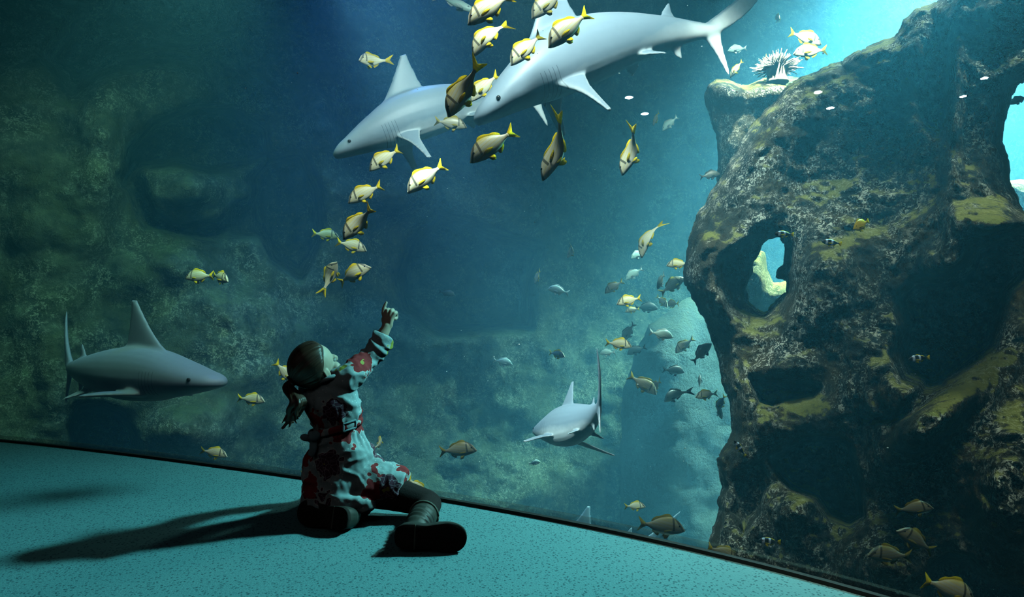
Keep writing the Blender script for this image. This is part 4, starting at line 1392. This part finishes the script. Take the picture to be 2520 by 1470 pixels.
# ---- hair
t = NT('brown_hair')
tc = t.n('TexCoord').outputs['UV']
w_ = t.n('TexNoise', i_Scale=1.0, i_Detail=3)
mp = t.n('Mapping')
mp.inputs['Scale'].default_value = (90, 3, 1)
t.link(tc, mp.inputs['Vector'])
t.link(mp.outputs[0], w_.inputs['Vector'])
c = t.mix(t.ramp(w_.outputs[0], [(0.3, (0,) * 3), (0.7, (1,) * 3)]), (0.030, 0.013, 0.009), (0.10, 0.052, 0.030))
p_ = t.principled(c, 0.42, 0.5, bump=w_.outputs[0], bstr=0.6, bdist=0.003)
M_HAIR = t.m
tie_dir = (HF * -.88 + HU * -.10 - HR * .18).normalized()       # where the pony tail leaves the head
ax1 = tie_dir.cross(HU).normalized()
ax2 = tie_dir.cross(ax1)
NV, NA = 46, 96
vs_, uv_ = [], []
for i in range(NV + 1):
    th_ = PI * (i / NV) * .80
    for k in range(NA):
        a = 2 * PI * k / NA
        dr = tie_dir * math.cos(th_) + (ax1 * math.cos(a) + ax2 * math.sin(a)) * math.sin(th_)
        f, u, r = dr.dot(HF), dr.dot(HU), dr.dot(HR)
        sw_ = min(1, max(0, (abs(r) - .35) / .4))
        line = (.48 + .30 * max(0, u)) * (1 - sw_) + (-.06 + .75 * max(0, u)) * sw_ - .5 * max(0, -u - .05)     # hair line
        over = f - line
        if over > 0:                                               # slide back to the hair line
            dr = (dr - HF * over * 1.15).normalized()
            f, u, r = dr.dot(HF), dr.dot(HU), dr.dot(HR)
        edge = min(1, max(0, (line - f) / .22))
        lift = .0025 + .0085 * edge ** .7 + .0016 * math.sin(a * 31 + 2.5 * math.sin(a * 7)) * edge
        lx, ly, lz = .068, .080, .076
        s_ = 1 / math.sqrt((r / lx) ** 2 + (f / ly) ** 2 + (u / lz) ** 2)
        dn = max(0, -u - .55) * .012
        vs_.append(hp(0, -.004, .018) + dr * (s_ + lift + dn) * HS)
        uv_.append((k / NA, i / NV))
fs_ = [(i * NA + k, i * NA + (k + 1) % NA, (i + 1) * NA + (k + 1) % NA, (i + 1) * NA + k) for i in range(NV) for k in range(NA)]
hair = mesh_obj('hair', [CI @ v for v in vs_], fs_, M_HAIR, child)
uvl = hair.data.uv_layers.new(name='UVMap')
for l in hair.data.loops:
    uvl.data[l.index].uv = uv_[l.vertex_index]
bmq = bmesh.new()
bmq.from_mesh(hair.data)
bmesh.ops.recalc_face_normals(bmq, faces=bmq.faces)
bmq.to_mesh(hair.data)
bmq.free()
T0 = hp(0, -.004, .018) + tie_dir * .078
b = Blob()
tipb = cw(712, 1030, 1.93)
for k in range(26):
    a, q = random.uniform(0, 2 * PI), random.uniform(0, 1)
    spread = Vector((math.cos(a), math.sin(a), 0)) * (.021 * q)
    p0 = T0 - tie_dir * .014 + spread * .35
    p1 = T0 + tie_dir * .022 + spread * .7 + Vector((0, 0, -.008))
    p2 = cw(728, 985, 1.93) + spread * 1.25
    ln_ = random.uniform(.75, 1.22)
    p3 = p2.lerp(tipb, ln_ * .6) + spread * 1.0
    p4 = p2.lerp(tipb + Vector((random.uniform(-.012, .022), random.uniform(-.015, .015), 0)), ln_ * 1.25) + spread * .7
    b.tube([p0, p1, p2, p3, p4], [.006, .009, .0085, .006, .0022], 8, 4)
pt = child_obj(b, 'ponytail', M_HAIR)
remesh(pt, .0026, 1, .4)
uvl = pt.data.uv_layers.new(name='UVMap')
cpt = CI @ T0
for l in pt.data.loops:
    v = pt.data.vertices[l.vertex_index].co
    uvl.data[l.index].uv = (math.atan2(v.y - cpt.y, v.x - cpt.x + .02) / (2 * PI) + .5, (v.z - cpt.z) * 4)
b = Blob()
rp = [T0 + tie_dir * .004 + (ax1 * math.cos(a) + ax2 * math.sin(a)) * .0155 for a in np.linspace(0, 2 * PI, 17)]
b.tube(rp, [.0045] * 17, 8, 2, round_ends=False)
child_obj(b, 'hair_tie', M_TIGHT)
# fine flyaway wisps at the end of the tail
# ---- boots
M_BOOT = plain('boot_leather', (0.040, 0.042, 0.034), 0.55, 0.4, 60, 0.3, 0.003, 0.4)
M_SOLE = plain('boot_sole', (0.030, 0.026, 0.024), 0.9, 0.1, 120, 0.4, 0.003, 0.3)
M_TRIM = plain('boot_trim', (0.14, 0.15, 0.12), 0.7, 0.2, 60)
SOLE = [(-.100, 0), (-.094, .022), (-.076, .034), (-.045, .035), (-.010, .032), (.025, .037), (.058, .042), (.085, .038), (.104, .024), (.111, .002), (.105, -.020), (.088, -.034), (.058, -.040), (.025, -.036), (-.010, -.031), (-.045, -.034), (-.076, -.033), (-.094, -.022)]


def boot(c, T, N, ankle, up, flip=1):
    T = T.normalized()
    N = (N - T * N.dot(T)).normalized()
    W = N.cross(T) * flip
    out = [c + T * p.x + W * p.y for p in catmull([Vector(q) for q in SOLE] + [Vector(SOLE[0])], 3)[:-1]]
    def ringat(h, sx_, sy_, shift=0.0):
        return [c - N * h + T * ((p - c).dot(T) * sx_ + shift) + W * ((p - c).dot(W) * sy_) for p in out]
    up_b = Blob()
    up_b.grid([ringat(.008, .97, .97), ringat(.022, .965, 1.0), ringat(.038, .92, .96, -.004), ringat(.052, .80, .84, -.014), ringat(.062, .58, .66, -.030), ringat(.066, .30, .40, -.045)])
    heel = c - T * .050 - N * .035
    up_b.tube([heel, c - T * .048 - N * .062, ankle, ankle.lerp(up, .5), up], [.034, .039, .040, .043, .0455], 20, 5, round_ends=False)
    o = child_obj(up_b, 'boot', M_BOOT)
    remesh(o, .0035, 3)
    # wrinkles round the ankle
    m = o.data
    q = np.empty(len(m.vertices) * 3)
    m.vertices.foreach_get('co', q)
    nn = np.empty(len(m.vertices) * 3)
    m.vertex_normals.foreach_get('vector', nn)
    q, nn = q.reshape(-1, 3), nn.reshape(-1, 3)
    axd = (up - ankle).normalized()
    s_ = (q - np.array(CI @ ankle)) @ np.array(axd)
    wr_ = np.sin(s_ * 210 + 3 * np.array([noise.noise(Vector(v) * 18) for v in q])) * .0028 * np.exp(-((s_ - .01) / .05) ** 2)
    q = q + nn * wr_[:, None]
    m.vertices.foreach_set('co', q.ravel())
    m.update()
    sb_ = Blob()
    sb_.grid([ringat(-.004, .985, .975), ringat(-.003, 1.0, 1.0), ringat(.010, 1.0, 1.0), ringat(.011, .96, .95)])
    child_obj(sb_, 'sole', M_SOLE, child).parent = o
    hb = Blob()      # heel block seam
    hb.tube([c - T * .040 + W * .033 + N * .003, c - T * .040 + N * .0042, c - T * .040 - W * .033 + N * .003], [.0022] * 3, 6, 3)
    child_obj(hb, 'heel_seam', M_TRIM, child).parent = o
    tb_ = Blob()
    axd = (up - ankle).normalized()
    s1 = axd.cross(Vector((0, 0, 1))).normalized()
    s2 = axd.cross(s1)
    tb_.tube([up - axd * .006 + (s1 * math.cos(a) + s2 * math.sin(a)) * .0465 for a in np.linspace(0, 2 * PI, 25)], [.0042] * 25, 8, 1, round_ends=False)
    child_obj(tb_, 'shaft_trim', M_TRIM, child).parent = o
    return o


boot(cw(1055, 1322, 1.775), Vector((.995, .02, -.03)), Vector((.02, -.96, .17)), cw(1026, 1298, 1.868), cw(1044, 1268, 1.965), -1)
boot(Vector((-.600, 1.945, .046)), Vector((-.88, .42, -.02)), Vector((-.36, -.86, .22)), Vector((-.575, 2.05, .06)), Vector((-.572, 2.12, .062)), -1)

tag(child, 'small child kneeling on the carpet, back turned, pointing up at fish, in flowered belted tunic', 'person')
